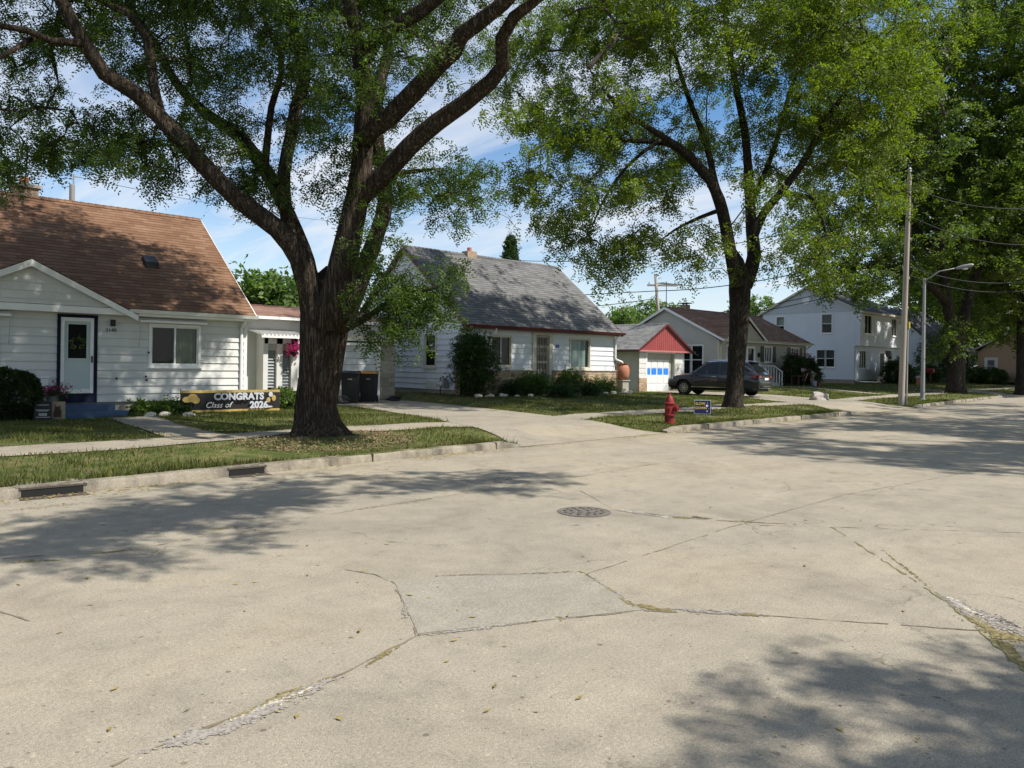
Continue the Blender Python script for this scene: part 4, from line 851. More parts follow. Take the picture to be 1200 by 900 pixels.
D = MB(); F4.box(D, 66.8, 68.0, -.05, .03, .85, 3.1); dr = D.build('door', TRIM, H4); D = MB(); F4.box(D, 67.05, 67.8, -.02, .05, 1.0, 2.95); D.build('panel', M('dark_storm_door', (.05, .05, .05), .4, .1, 2), dr)
pipe(H4, [(62.1, v0-.5, 6.1), (62.1, v0-.46, 3.5), (62.15, v0-.06, 3.3), (62.1, v0-.06, .7), (62.3, v0-.5, .6), (64.3, v0-1.2, .55)], .06, TRIM)
BR = M('brown_post_paint', (.075, .04, .035), .6, .15, 3)
PR = thing('porch_rail', (66.6, 25.0, .5), 'dark brown porch posts and rails before the two-storey house', 'railing')
for a, v, h in ((65.2, 24.9, 2.1), (68.3, 24.9, 2.4), (71.1, 24.7, 1.5)): MB().box(a-.12, a+.12, v-.12, v+.12, .4, h).box(a-.15, a+.15, v-.15, v+.15, h, h+.06).build('post', BR, PR)
MB().box(65.3, 68.2, 24.87, 24.93, 1.85, 1.93).box(65.3, 68.2, 24.87, 24.93, 1.0, 1.06).build('rail', BR, PR)
LN = thing('lantern', (65.2, 24.9, 2.16), 'white-topped lantern standing on the brown porch post', 'lantern')
MB().lathe((65.2, 24.9, 2.16), [(.05, 0), (.05, .45), (.2, .5), (.24, .95), (.2, .97)], 8).build('lantern_body', M('lantern_glass', (.12, .12, .11), .2, .1, 2), LN); MB().lathe((65.2, 24.9, 3.13), [(.3, 0), (.22, .12), (.05, .22), (0, .26)], 8).build('lantern_cap', TRIM, LN)
# ------------------------------------------------------------ farther houses
H5 = thing('house', (82.5, 25.2, .5), 'white house with steep charcoal roof half hidden behind the shrubs', 'house')
u0, u1, v0, v1, zr, vr = 78., 87.6, 25.3, 33.7, 7.6, 29.5; F5 = front(v0); L5 = leftw(u0)
ops = [(80.3, 81.6, 1.4, 3.0), (84.2, 85.0, 1.3, 3.1), (85.2, 86.6, 1.3, 3.1)]
mb = MB(); siding(mb, F5, .7, 3.5, rect(u0, u1), .15, .014, ops); siding(mb, L5, .7, 7.4, gable(v0, v1, 3.4, 7.4, vr), .15, .014); box_shell(mb, u0, u1, v0, v1, .6, 3.4, 'rb'); mb.build('wall', WHITE2, H5)
gable_roof(H5, u0-.2, u1+.2, v0-.4, v1+.4, 3.45, zr, SH_CHAR, trim=M('charcoal_trim', (.06, .06, .07), .6), vr=vr); MB().box(u0+.02, u1, v0+.02, v1, -.1, .72).build('foundation', FOUND, H5)
for a, b, c, d in ops: window(H5, F5, a, b, c, d, 'double', TRIM)
H6 = thing('house', (92, 20, .5), 'tan-walled building with white half-glazed door at far right', 'house')
u0, u1, v0, v1 = 88.5, 98., 19.4, 25.0; L6 = leftw(u0); mb = MB(); op6 = [(23.25, 24.35, .75, 2.95)]
siding(mb, L6, .5, 5.6, gable(v0-1.2, v1, 3.7, 5.6), .6, .006, op6); box_shell(mb, u0, u1, v0-1.2, v1, .4, 3.7, 'fbr'); mb.build('wall', ORANGE, H6)
D = MB(); L6.box(D, 23.3, 24.3, -.06, .0, .75, 2.9)
for a, b, c, d in ((23.2, 23.32, .75, 2.98), (24.28, 24.4, .75, 2.98), (23.32, 24.28, 2.86, 2.98)): L6.box(D, a, b, -.05, .05, c, d)
dr = D.build('door', TRIM, H6); D = MB(); L6.box(D, 23.45, 24.15, -.0, .012, 1.5, 2.1); L6.box(D, 23.5, 24.1, -.0, .012, 2.15, 2.7); D.build('pane', CURTD, dr)
gable_roof(H6, u0-.4, u1+.3, v0-1.7, v1+.4, 3.75, 5.9, SH_CHAR, trim=CREAM)
# ------------------------------------------------------------ trees
def leaves(name, P, D, mat, parent, L=.22, pairs=5, ll=.06, lw=.026, droop=.5, spread=1., kind=None, jit=.08):
    n = len(P)
    d = D*.6+NR.normal(0, 1, (n, 3))*np.array([spread, spread, .45*spread]); d[:, 2] -= droop; d = norm2(d)
    up = np.tile(np.array([0, 0, 1.]), (n, 1))+NR.normal(0, .55, (n, 3)); s = norm2(np.cross(d, up)); up = np.cross(s, d)
    O = P+NR.normal(0, jit, (n, 3)); Ls = L*NR.uniform(.65, 1.25, n); out = []
    for i in range(pairs):
        t = (i+.6)/pairs; w = (1-.35*abs(t-.45))
        for sg in (-1, 1):
            sl = ll*w*NR.uniform(.75, 1.2, n); an = NR.uniform(.1, .7, n)
            base = O+d*(Ls*t)[:, None]-np.array([0, 0, 1.])*(Ls*t*t*.25)[:, None]
            ax = s*sg*np.cos(an)[:, None]+d*np.sin(an)[:, None]+up*NR.uniform(-.45, .25, n)[:, None]; ax = norm2(ax)
            bx = norm2(np.cross(up+NR.normal(0, .35, (n, 3)), ax))*(lw*w*.5)
            tip = base+ax*sl[:, None]; mid = base+ax*(sl*.5)[:, None]
            out.append(np.stack([base, mid+bx, tip, mid-bx], 1))
    return quads_mesh(name, np.concatenate(out), mat, parent, kind)
def resample(pts, rad, step):
    P = [Vector(pts[0])]; R = [rad[0]]
    for i in range(len(pts)-1):
        a, b = Vector(pts[i]), Vector(pts[i+1]); n = max(1, int(round((b-a).length/step)))
        p0 = Vector(pts[max(i-1, 0)]); p3 = Vector(pts[min(i+2, len(pts)-1)])
        for k in range(1, n+1):
            t = k/n; t2, t3 = t*t, t*t*t
            P.append(.5*((2*a)+(b-p0)*t+(2*p0-5*a+4*b-p3)*t2+(3*a-p0-3*b+p3)*t3)); R.append(rad[i]+(rad[i+1]-rad[i])*t)
    return P, R
def rough_bark(amp, f=1.):
    def w(p, an, i): return 1+amp*(math.sin(an*7*f+p.z*1.3+2*math.sin(p.z*.9))*.5+math.sin(an*13*f-p.z*2.1)*.35+math.sin(an*3+p.z*.7)*.6)
    return w
def tree(name, base, limbs, targets, label, cat='tree', group=None, bark=None, leafm=None, step=.4, seg=.45, twr=.006, flare=(), k=3, sides=14, amp=.06, lkw=None, near=.0, sag=.12, tipk=.75):
    root = thing(name, base, label, cat, group); NP = []; ND = []; PAR = []; FIX = []; lt = MB()
    for li, (pts, rad) in enumerate(limbs):
        P, R = resample(pts, rad, step)
        if li: par = int(np.argmin(np.linalg.norm(np.array(NP)-np.array(P[0]), axis=1)))
        else: par = -1
        for i, (p, r) in enumerate(zip(P, R)): NP.append(np.array(p)); FIX.append(r); PAR.append(par); par = len(NP)-1
        if li == 0 and flare: wob = flare[0]
        else: wob = rough_bark(amp)
        lt.tube(P, R, sides if max(R) > .07 else 8, wob=wob)
    tr = lt.build('trunk', bark, root, smooth=True, recalc=False)
    T = np.array(targets); sk = np.array(NP); dd = np.array([np.min(np.linalg.norm(sk-t, axis=1)) for t in T]); T = T[np.argsort(dd)]
    cap = len(NP)+len(T)*14; A = np.zeros((cap, 3)); A[:len(NP)] = sk; n = len(NP); nl = n; tips = []; chains = []
    par = list(PAR)
    for t in T:
        d = np.linalg.norm(A[:n]-t, axis=1); j = int(np.argmin(d)); L = d[j]
        if L < .12: continue
        m = max(2, min(13, int(math.ceil(L/seg)))); a = A[j].copy(); prev = j; ch = [j]; off = NR.normal(0, .09*L, 3); off[2] = abs(off[2])*.6+sag*L
        for q in range(1, m+1):
            x = q/m; p = a+(t-a)*x+off*math.sin(x*math.pi)*.9+NR.normal(0, .025*min(L, 1), 3); A[n] = p; par.append(prev); prev = n; ch.append(n); n += 1
        chains.append(ch)
    A = A[:n]; cnt = np.zeros(n)
    for i in range(n-1, nl-1, -1):
        if cnt[i] == 0: cnt[i] = 1
        if par[i] >= 0: cnt[par[i]] += cnt[i] if True else 0
    rad = twr*np.maximum(cnt, 1)**.5
    tw = MB()
    for ch in chains:
        pts = [A[i] for i in ch]; r0 = min(rad[ch[1]], .16); rs = [r0]+[min(rad[i], r0) for i in ch[1:]]; rs[-1] = min(rs[-1], twr*.7)
        tw.tube(pts, rs, 3 if r0 < .012 else 4 if r0 < .03 else 6, cap=False)
    o = tw.build('limbs', bark if near else TWIG, tr, smooth=True, recalc=False)
    ids = []; dirs = []
    for ch in chains:
        m = len(ch)
        for q in range(1, m):
            if q/(m-1) >= 1-tipk or m <= 3:
                dv = A[ch[q]]-A[ch[q-1]]; kk = k+(2 if q == m-1 else 0)
                for _ in range(kk): f = NR.random(); ids.append(A[ch[q]]-dv*f); dirs.append(dv)
    P = np.array(ids); Dn = norm2(np.array(dirs)); leaves('crown', P, Dn, leafm, root, **(lkw or {}))
    return root
def clumps(centers, per, sd, flat=.6):
    out = []
    for c in centers:
        c = np.array(c, float); out.append(c+NR.normal(0, 1, (per, 3))*np.array([sd, sd, sd*flat]))
    return np.concatenate(out)
def px_field(poly_top, yb, x0, x1, depth, dd, n, keep=None, per=7, sd=.42):
    """crown targets: below-the-frame-edge outline yb(x) seen from the street, real depths depth +- dd"""
    out = []
    while len(out) < n:
        x = rnd.uniform(x0, x1); y = rnd.uniform(poly_top, 430)
        if y > yb(x)-sd*.35*900/depth: continue
        t = rnd.gauss(depth, dd*.5)
        if abs(t-depth) > dd: continue
        q = att(x, y, t)
        if keep and not keep(q, x, y): continue
        for _ in range(per): out.append((q.x+rnd.gauss(0, sd), q.y+rnd.gauss(0, sd), q.z+rnd.gauss(0, sd*.45)))
    return out
def interp(pts):
    X, Y = zip(*pts); return lambda x: float(np.interp(x, X, Y))
def n3(q, s, o=0):
    x, y, z = q; return math.sin(x*s+1.3*math.sin(y*s*.8+o))+math.sin(y*s*1.1+1.7*math.sin(z*s+o*2))+math.sin(z*s*1.3+x*s*.5+o)
# --- the big locust by the drive
d1 = 14.0
def L1(pts, dz0=0, dz1=0):
    k = len(pts)-1; return [tuple(att(x, y, d1+dz0+(dz1-dz0)*i/k)) for i, (x, y, r) in enumerate(pts)], [max(.01, r*d1/900*.83*(1 if i < k else .3)) for i, (x, y, r) in enumerate(pts)]
b1 = att(376, 512, d1); b1.z = gzf(b1.x, b1.y)
tp, trd = L1([(373, 517, 47), (372, 506, 40), (371, 495, 34), (370, 475, 30), (373, 450, 30), (377, 420, 32), (379, 395, 34), (380, 372, 35), (381, 350, 32), (383, 330, 25), (385, 312, 12)])
tp[0] = (tp[0][0], tp[0][1], b1.z-.12)
def flare1(p, an, i):
    h = max(0, p.z-b1.z); f = math.exp(-h/.28)
    rid = abs(math.sin(an*5+.6*math.sin(p.z*1.5)))**.7*.13+.06*math.sin(an*17+p.z*3)+.05*math.sin(an*9-p.z*5)
    return .85+rid*.75+f*(.10*math.sin(an*3+.4)+.08*math.sin(an*5+2))
limbs1 = [(tp, trd)]
for pts, a, b in [
    ([(372, 385, 22), (365, 340, 18), (352, 303, 15), (325, 268, 13), (280, 235, 12), (235, 190, 11.5), (190, 140, 10.5), (160, 110, 10), (122, 86, 9.5), (105, 60, 8.5), (88, 32, 8), (60, -20, 7), (20, -90, 5), (-40, -160, 3)], 0, -2.5),
    ([(388, 385, 24), (393, 350, 21), (403, 305, 19), (414, 255, 16.5), (423, 205, 15), (426, 150, 13), (427, 100, 11.5), (421, 60, 11), (413, 15, 10), (395, -60, 9), (380, -180, 6), (360, -300, 3)], -.2, -1.),
    ([(420, 232, 14), (448, 206, 12.5), (480, 171, 12), (512, 143, 11.5), (545, 120, 10.5), (575, 96, 9.5), (589, 78, 9), (588, 45, 8), (602, 20, 7), (640, -10, 5.5), (690, -70, 3)], -.4, -2.8),
    ([(424, 168, 12), (436, 152, 11.5), (458, 136, 12), (485, 108, 12), (512, 78, 11), (532, 60, 10), (540, 42, 9.5), (560, 27, 9), (590, 4, 8), (630, -40, 6), (680, -110, 3)], -.6, -3.2),
    ([(427, 68, 11), (440, 46, 10), (468, 28, 9), (495, 12, 8.5), (530, -20, 7), (570, -80, 4)], -.9, -2.),
    ([(393, 392, 16), (408, 365, 15), (427, 315, 13.5), (443, 270, 12), (452, 235, 12.5), (446, 190, 11), (440, 140, 10), (446, 92, 9.5), (455, 60, 8.5), (448, 10, 7), (440, -80, 4)], .9, 2.5),
    ([(366, 345, 13), (360, 305, 11.5), (340, 255, 11), (315, 205, 11), (280, 160, 10), (238, 130, 8.5), (205, 95, 7), (180, 50, 6), (150, 0, 4.5), (120, -80, 3)], .7, 3.5),
    ([(354, 318, 10), (342, 285, 9.5), (334, 240, 10), (333, 200, 9.5), (341, 160, 9.5), (347, 125, 9.5), (357, 92, 9), (352, 62, 8.5), (343, 32, 8), (330, 0, 7), (315, -70, 5), (300, -180, 3)], .8, 2.2),
    ([(189, 138, 7), (180, 100, 6), (177, 70, 6), (172, 45, 5.5), (150, 15, 5), (120, 2, 4), (90, -30, 3)], -1.1, -.6),
    ([(95, 50, 5), (60, 48, 4.5), (30, 35, 4), (0, 30, 3.5), (-60, 25, 2.5)], -1.9, -3.), ([(42, 42, 3.5), (20, 56, 3), (-10, 72, 2.5), (-60, 95, 2)], -2.2, -3.),
    ([(310, 200, 6), (318, 125, 5), (330, 85, 4.5), (326, 55, 4), (312, 30, 3.5), (305, -10, 3)], 1.2, 2.),
    ([(399, 388, 6), (430, 372, 4.5), (460, 352, 3.2), (492, 342, 2.2), (520, 335, 1.2)], -.2, -1.2),
    ([(448, 205, 4), (490, 200, 3), (520, 197, 2)], -.2, .8)]: limbs1.append(L1(pts, a, b))
yb1 = interp([(-400, 300), (-60, 225), (0, 222), (30, 205), (60, 212), (95, 190), (120, 206), (145, 196), (190, 215), (205, 185), (235, 172), (262, 225), (290, 252), (330, 262), (352, 290), (420, 300), (470, 290), (500, 272), (545, 268), (575, 225), (590, 120), (610, 60), (640, 30)])
def keep1(q, x, y):
    if n3(q, 1.15) < -.15+.5*max(0, (y-60)/250): return False
    if 490 < x < 600 and y < 170 and rnd.random() < .62: return False
    if x > 560 and y > 30 and rnd.random() < .7: return False
    return True
T1 = px_field(-60, yb1, -140, 640, 15.0, 4.0, 1470, keep1, 7, .33)
def top_targets(c, R, n, zlo, noise=1., off=0, s=.9):
    out = []
    while len(out) < n:
        v = np.array([rnd.gauss(0, 1) for _ in range(3)]); v /= np.linalg.norm(v); r = rnd.random()**.4
        q = (c[0]+v[0]*R[0]*r, c[1]+v[1]*R[1]*r, c[2]+v[2]*R[2]*r)
        if q[2] < zlo or n3(q, s, off) < -noise: continue
        out.append(q)
    return out
T1 += top_targets((5.6, 14.2, 10.6), (6.4, 6.6, 5.8), 3000, 8.2, .55)
T1 += top_targets((7.3, 15.6, 11.4), (5.0, 3.4, 2.7), 1500, 8.2, 1.2)
T1 += [tuple(p) for p in clumps([att(100, 180, 13.6), att(150, 182, 13.2), att(188, 198, 13), att(130, 165, 14), att(222, 160, 14), att(262, 212, 14.5), att(287, 236, 14.5), att(240, 175, 13.6), att(172, 150, 14.4), att(60, 182, 13.4), att(40, 160, 13), att(110, 140, 14.6), att(305, 215, 15), att(12, 184, 13)], 24, .42, .45)]
def lit1(q):
    dz = q[2]-5.2; return not (q[0]-.352*dz > 5.6 and q[1]+.761*dz > 23.2+max(0, 7.2-(q[0]-.352*dz))*.8 and rnd.random() < .93)
T1 = [q for q in T1 if lit1(q)]
T1 += [tuple(p) for p in clumps([att(490, 340, 13.2), att(470, 372, 13.2), att(505, 320, 13), att(445, 325, 13.6), att(455, 385, 13.2), att(480, 355, 12.9), att(450, 360, 13), att(465, 345, 13), att(490, 365, 13), att(512, 335, 13)], 17, .32, .8)]
T1 += [tuple(p) for p in clumps([att(540, 215, 14.5), att(520, 200, 14.2), att(555, 240, 15), att(525, 255, 14.8), att(500, 230, 14.4)], 12, .42, .7)]
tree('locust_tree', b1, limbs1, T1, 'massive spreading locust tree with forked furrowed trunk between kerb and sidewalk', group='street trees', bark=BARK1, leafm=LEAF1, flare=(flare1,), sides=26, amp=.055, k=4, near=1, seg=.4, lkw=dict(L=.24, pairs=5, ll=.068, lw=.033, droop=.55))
# --- the second locust
d2 = 26.2
def L2_(pts, a=0, b=0):
    k = len(pts)-1; return [tuple(att(x, y, d2+a+(b-a)*i/k)) for i, (x, y, r) in enumerate(pts)], [max(.01, r*d2/900*.74*(1 if i < k else .3)) for i, (x, y, r) in enumerate(pts)]
b2 = att(861, 477, d2); b2.z = gzf(b2.x, b2.y)
tp, trd = L2_([(859, 480, 22), (859, 473, 16), (861, 455, 13.5), (862, 430, 13), (865, 395, 14), (867, 365, 15.5), (867, 340, 17.), (866, 322, 15), (863, 305, 11), (860, 290, 5)]); tp[0] = (tp[0][0], tp[0][1], b2.z-.1)
limbs2 = [(tp, trd)]
for pts, a, b in [([(864, 335, 11), (857, 300, 9.5), (850, 262, 9), (843, 235, 9), (832, 212, 7), (815, 190, 6), (795, 172, 5), (760, 150, 4), (720, 120, 3), (690, 80, 2)], -.3, -3.),
    ([(873, 335, 12), (884, 300, 11), (881, 270, 9), (879, 235, 8), (877, 200, 7), (872, 150, 6), (860, 90, 5), (850, 20, 4), (845, -60, 3), (850, -140, 2)], .2, .5),
    ([(882, 280, 8), (895, 250, 6.5), (915, 226, 6), (940, 192, 5), (958, 160, 4.5), (975, 130, 4), (1005, 90, 3), (1040, 40, 2)], -.1, -2.),
    ([(850, 250, 6), (838, 215, 5.5), (828, 170, 5), (805, 110, 4.), (790, 60, 3), (778, 20, 1.5)], .5, .6),
    ([(830, 212, 5), (790, 172, 4), (740, 165, 3.5), (690, 163, 3), (650, 165, 2), (620, 180, 1.5)], -1., -2.), ([(915, 226, 4), (950, 232, 3.5), (965, 262, 2.5), (975, 300, 1.5)], -.6, -1.2),
    ([(880, 240, 5), (905, 180, 4), (925, 110, 3.5), (950, 40, 2)], .8, 1.4), ([(848, 245, 4), (820, 255, 3), (790, 270, 2), (770, 285, 1.5)], .5, 2.), ([(780, 160, 3), (740, 190, 2.5), (710, 230, 2), (690, 275, 1.2)], -1.5, -2.4)]: limbs2.append(L2_(pts, a, b))
yb2 = interp([(585, 150), (600, 215), (612, 245), (628, 248), (645, 240), (655, 285), (672, 298), (690, 312), (705, 322), (722, 335), (735, 318), (748, 300), (760, 285), (775, 285), (790, 250), (800, 320), (840, 330), (852, 300), (862, 275), (885, 270), (895, 335), (905, 330), (925, 310), (940, 325), (965, 345), (985, 330), (1010, 300), (1060, 250), (1090, 200)])
def keep2(q, x, y):
    if n3(q, .75, 1) < -.7+.8*max(0, (y-120)/200): return False
    if 752 < x < 850 and 225 < y < 290 and rnd.random() < .8: return False
    if 835 < x < 900 and y > 250 and rnd.random() < .7: return False
    return True
T2 = px_field(-40, yb2, 588, 1080, 25.9, 5.6, 2900, keep2, 8, .55)+top_targets((23.5, 14, 11.5), (8.0, 7.5, 5.5), 600, 12.5, .3, 1)
def lit2(q):
    dz = q[2]-4.6; u_, v_ = q[0]-.352*dz, q[1]+.761*dz
    if 19.5 < u_ < 29 and v_ > 23.4 and rnd.random() < .93: return False
    h = (22-q[1])/.761; zf = q[2]-h; uf = q[0]-.352*h
    return not (24.6 < uf < 27.3 and .6 < zf < 3 and rnd.random() < .8)
T2 = [q for q in T2 if lit2(q)]
T2 += [tuple(p) for p in clumps([att(700, 312, 24), att(720, 330, 24), att(675, 290, 24.2), att(655, 262, 24.5), att(800, 300, 25.5), att(825, 285, 26), att(808, 320, 25.2), att(620, 225, 24.5), att(902, 315, 26)], 9, .42, .8)]
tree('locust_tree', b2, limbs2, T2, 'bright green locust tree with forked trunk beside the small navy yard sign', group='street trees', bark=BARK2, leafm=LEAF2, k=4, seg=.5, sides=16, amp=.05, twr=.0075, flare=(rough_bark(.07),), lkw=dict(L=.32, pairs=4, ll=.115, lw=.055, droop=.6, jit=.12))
# --- generic street tree
def street_tree(name, base, H, R, label, leafm, bark=BARK2, trunk=.4, fork=4.5, nt=500, zlo=3.5, lean=(0, 0), seedo=0, lkw=None, k=3, group='street trees', noise=.6, cz=None, twr=.009, cat='tree', coff=None, lsc=1.):
    base = Vector(base); cz = cz if cz else base.z+(H+zlo)/2; top = Vector((base.x+lean[0], base.y+lean[1], base.z+fork))
    limbs = [([tuple(base-Vector((0, 0, .1))), tuple(base+Vector((0, 0, .35))), tuple(base.lerp(top, .5)), tuple(top)], [trunk*1.55, trunk*1.08, trunk*.95, trunk*1.0])]
    RR = R if hasattr(R, '__len__') else (R, R); cc = Vector((coff[0], coff[1], 0)) if coff else Vector((0, 0, 0)); R = min(RR)
    for i in range(6):
        a = 6.283*i/6+rnd.uniform(-.4, .4)+seedo; e = top+cc*.8+Vector((math.cos(a)*R*.75, math.sin(a)*R*.75, rnd.uniform(.2, .75)*(H-fork)))
        m = top.lerp(e, .45)+Vector((0, 0, .12*(H-fork)))
        limbs.append(([tuple(top-Vector((0, 0, .3))), tuple(m), tuple(e)], [trunk*.55*lsc, trunk*.3*lsc, trunk*.09*lsc]))
    limbs.append(([tuple(top-Vector((0, 0, .2))), tuple(top+cc*.4+Vector((.3, .2, (H-fork)*.5))), tuple(top+cc*.9+Vector((0, .4, (H-fork)*.9)))], [trunk*.6*lsc, trunk*.35*lsc, .03]))
    T = top_targets((base.x+lean[0]+cc.x, base.y+lean[1]+cc.y, cz), (RR[0], RR[1], (H-zlo)/2), nt, base.z+zlo, noise, seedo, .7)
    return tree(name, base, limbs, T, label, cat, group, bark, leafm, k=k, seg=.6, sides=12, twr=twr, lkw=lkw or dict(L=.34, pairs=3, ll=.17, lw=.10, droop=.35, jit=.16))
# --- third tree with its left limb over the pole, then the dark trees closing the street
d3 = 47.
def L3_(pts, a=0, b=0):
    k = len(pts)-1; return [tuple(att(x, y, d3+a+(b-a)*i/k)) for i, (x, y, r) in enumerate(pts)], [max(.01, r*d3/900*.86*(1 if i < k else .3)) for i, (x, y, r) in enumerate(pts)]
b3 = att(1119, 458, d3); b3.z = gzf(b3.x, b3.y)
tp, trd = L3_([(1120, 461, 15), (1120, 453, 12), (1120, 435, 11.5), (1120, 410, 11.5), (1120, 390, 12.5)]); tp[0] = (tp[0][0], tp[0][1], b3.z-.15)
limbs3 = [(tp, trd)]
for pts, a, b in [([(1117, 398, 7), (1113, 370, 6.5), (1109, 345, 6.5), (1104, 310, 5.5), (1100, 270, 5), (1090, 220, 4), (1085, 160, 3)], -.3, -1.), ([(1123, 398, 8), (1130, 372, 7), (1136, 345, 6.5), (1150, 300, 5.5), (1165, 240, 5), (1175, 170, 3)], .3, .8),
    ([(1109, 352, 6), (1090, 335, 5.5), (1070, 322, 5), (1045, 314, 4.5), (1015, 312, 3.5), (985, 320, 2)], -.6, -2.), ([(1106, 320, 5), (1075, 270, 4), (1040, 230, 3), (1000, 200, 2)], 0, 2.)]: limbs3.append(L3_(pts, a, b))
yb3 = interp([(925, 300), (940, 318), (955, 330), (975, 345), (1000, 366), (1015, 345), (1030, 350), (1060, 355), (1075, 350), (1085, 405), (1100, 395), (1110, 345), (1130, 350), (1145, 345), (1160, 330), (1250, 320)])
T3 = px_field(-60, yb3, 935, 1230, 47, 6.5, 2400, lambda q, x, y: n3(q, .6, 2) > -.75 and not (1020 < x < 1150 and y > 352 and rnd.random() < .5), 7, .95)
T3 += [tuple(p) for p in clumps([att(985, 335, 45), att(1004, 348, 45), att(1040, 300, 44), att(1120, 260, 43.5), att(1145, 290, 44), att(1110, 300, 43.5), att(1150, 250, 43.5), att(1100, 410, 46), att(1125, 385, 45.4)], 12, .7, .8)]
tree('shade_tree', b3, limbs3, T3, 'tall shade tree with twin leaning stems behind the street lamp', group='street trees', bark=BARK2, leafm=LEAF3, k=4, seg=.65, sides=14, amp=.05, twr=.009, flare=(rough_bark(.06),), lkw=dict(L=.42, pairs=3, ll=.20, lw=.12, droop=.4, jit=.2))
def gp(u, v): return (u, v, gzf(u, v))
BIG = dict(L=.5, pairs=3, ll=.26, lw=.17, droop=.3, jit=.25)
p4 = att(1197, 452, 52); street_tree('shade_tree', gp(p4.x, p4.y), 27, 10.5, 'dark broad shade tree at far right edge before the tan building', LEAF3, trunk=.34, fork=6, nt=2200, zlo=3.2, seedo=1.1, lkw=BIG, k=4, noise=1.5)
street_tree('shade_tree', gp(75.5, 17.6), 22, 9, 'shade tree beyond the right frame edge shading the two-storey house', LEAF3, trunk=.4, fork=6, nt=900, zlo=4., seedo=2.3, lkw=BIG, k=4, noise=1.4)
street_tree('shade_tree', gp(86, 17.4), 20, 8.5, 'far shade tree darkening the end of the street', LEAF3, trunk=.4, fork=5, nt=650, zlo=3.5, seedo=3.4, lkw=BIG, k=4, noise=1.5)
FAR = dict(L=.7, pairs=3, ll=.36, lw=.26, droop=.2, jit=.35)
for (x, y, dpt, H_, R_, lab, lm) in [(318, 330, 46, 6.6, 4.2, 'pale green tree rising behind the white breezeway', LEAFL), (292, 352, 62, 6.6, 4.5, 'small distant tree showing past the brown roof corner', LEAFL),
        (765, 362, 95, 9.6, 5, 'round green treetop behind the far utility pole', LEAFL), (738, 372, 88, 8.2, 3.5, 'low far treetop just right of the grey roof', LEAFL), (885, 358, 105, 11., 5, 'far treetop peeping over the dark brown roof', LEAFL),
        (1075, 400, 92, 11, 6, 'dark leafy tree filling the gap behind the two-storey house', LEAF3), (1165, 350, 118, 20, 9, 'far tall tree behind the tan building', LEAF3), (1110, 360, 125, 20, 9, 'far tall tree behind the steep charcoal roof', LEAF3), (1215, 350, 100, 20, 9, 'far leafy tree beyond the right-hand end of the road', LEAF3)]:
    q = att(x, y, dpt); street_tree('background_tree', (q.x, q.y, .45), H_, R_, lab, lm, trunk=.25, fork=min(3., H_*.3), nt=260, zlo=1.2, seedo=x*.1, lkw=FAR, k=4, group='trees beyond the houses', noise=1.6)
for (u, v, H_, R_) in ((112, 12, 18, 9), (126, 20, 20, 10), (118, 3, 20, 10), (104, 31, 18, 8)):
    street_tree('background_tree', (u, v, .4), H_, R_, {112: 'leafy tree low at the far end of the street', 126: 'farthest tree at the end of the street', 118: 'leafy tree at the far right end of the street', 104: 'tall tree behind the tan-walled building'}[u], LEAF3, trunk=.3, fork=4, nt=260, zlo=.8, seedo=u*.3, lkw=FAR, k=4, group='trees beyond the houses', noise=1.6)
# trees of the near side whose shade falls on the street
SHADE = [((7.9, -7.4), 8.3, (2.1, 1.6), 5.4, 250, (-.4, .6), (-.8, 1.8), 4.), ((23.2, -4.6), 15, (6.6, 6.3), 6.5, 1000, (0, .6), (0, 0), 5.), ((31, -4.6), 16, (7.5, 7), 6.5, 850, (0, 1), (0, 0), 5.), ((42, -3.8), 17, (8, 8), 6.5, 500, (0, 1), (0, 0), 5.)]
SMALL = dict(L=.28, pairs=4, ll=.10, lw=.055, droop=.4, jit=.10)
tree('street_tree', (-2.2, -3.8, .12), [([(-2.2, -3.8, 0), (-2.15, -3.7, .5), (-2., -3.4, 3), (-1.7, -3., 6)], [.3, .2, .17, .13]), ([(-1.75, -3.1, 5.6), (-.7, .2, 7.2), (1.4, 1.7, 7.9), (5, 2.0, 8.2), (9, 1.7, 8.3)], [.1, .08, .05, .035, .012]), ([(-1.75, -3.1, 5.6), (-4, -4, 8), (-6, -5, 10)], [.08, .06, .015])],
     top_targets((4.7, 1.8, 8.1), (6.4, 2.0, 1.15), 430, 6.8, -.25, .5, 1.25)+top_targets((-4, -4, 9), (2.5, 2.5, 2), 120, 5., .5), 'tree on the near side shading the street before the big locust', group='street trees', bark=BARK2, leafm=LEAF3, k=4, seg=.5, sides=12, twr=.003, lkw=SMALL)
SLAB = ['tree behind the viewer shading the near pavement', 'tree on the near side shading the street before the yard sign', 'tree on the near side shading the second drive mouth', 'tree on the near side shading the street past the leaning pole']
for i, ((u, v), H_, R_, zl, nt, ln_, co_, fk) in enumerate(SHADE):
    street_tree('street_tree', (u, v, .12), H_, R_, SLAB[i], LEAF3, lean=ln_, coff=co_, lsc=.45 if i < 1 else 1., trunk=.13 if i < 1 else .28, fork=fk, nt=nt, zlo=zl, seedo=i*1.7+.5, lkw=SMALL if i < 1 else dict(L=.34, pairs=3, ll=.17, lw=.10, droop=.3, jit=.16), k=4 if i < 1 else 3, group='street trees', noise=.5 if i < 1 else .3, twr=.0025 if i < 1 else .006)
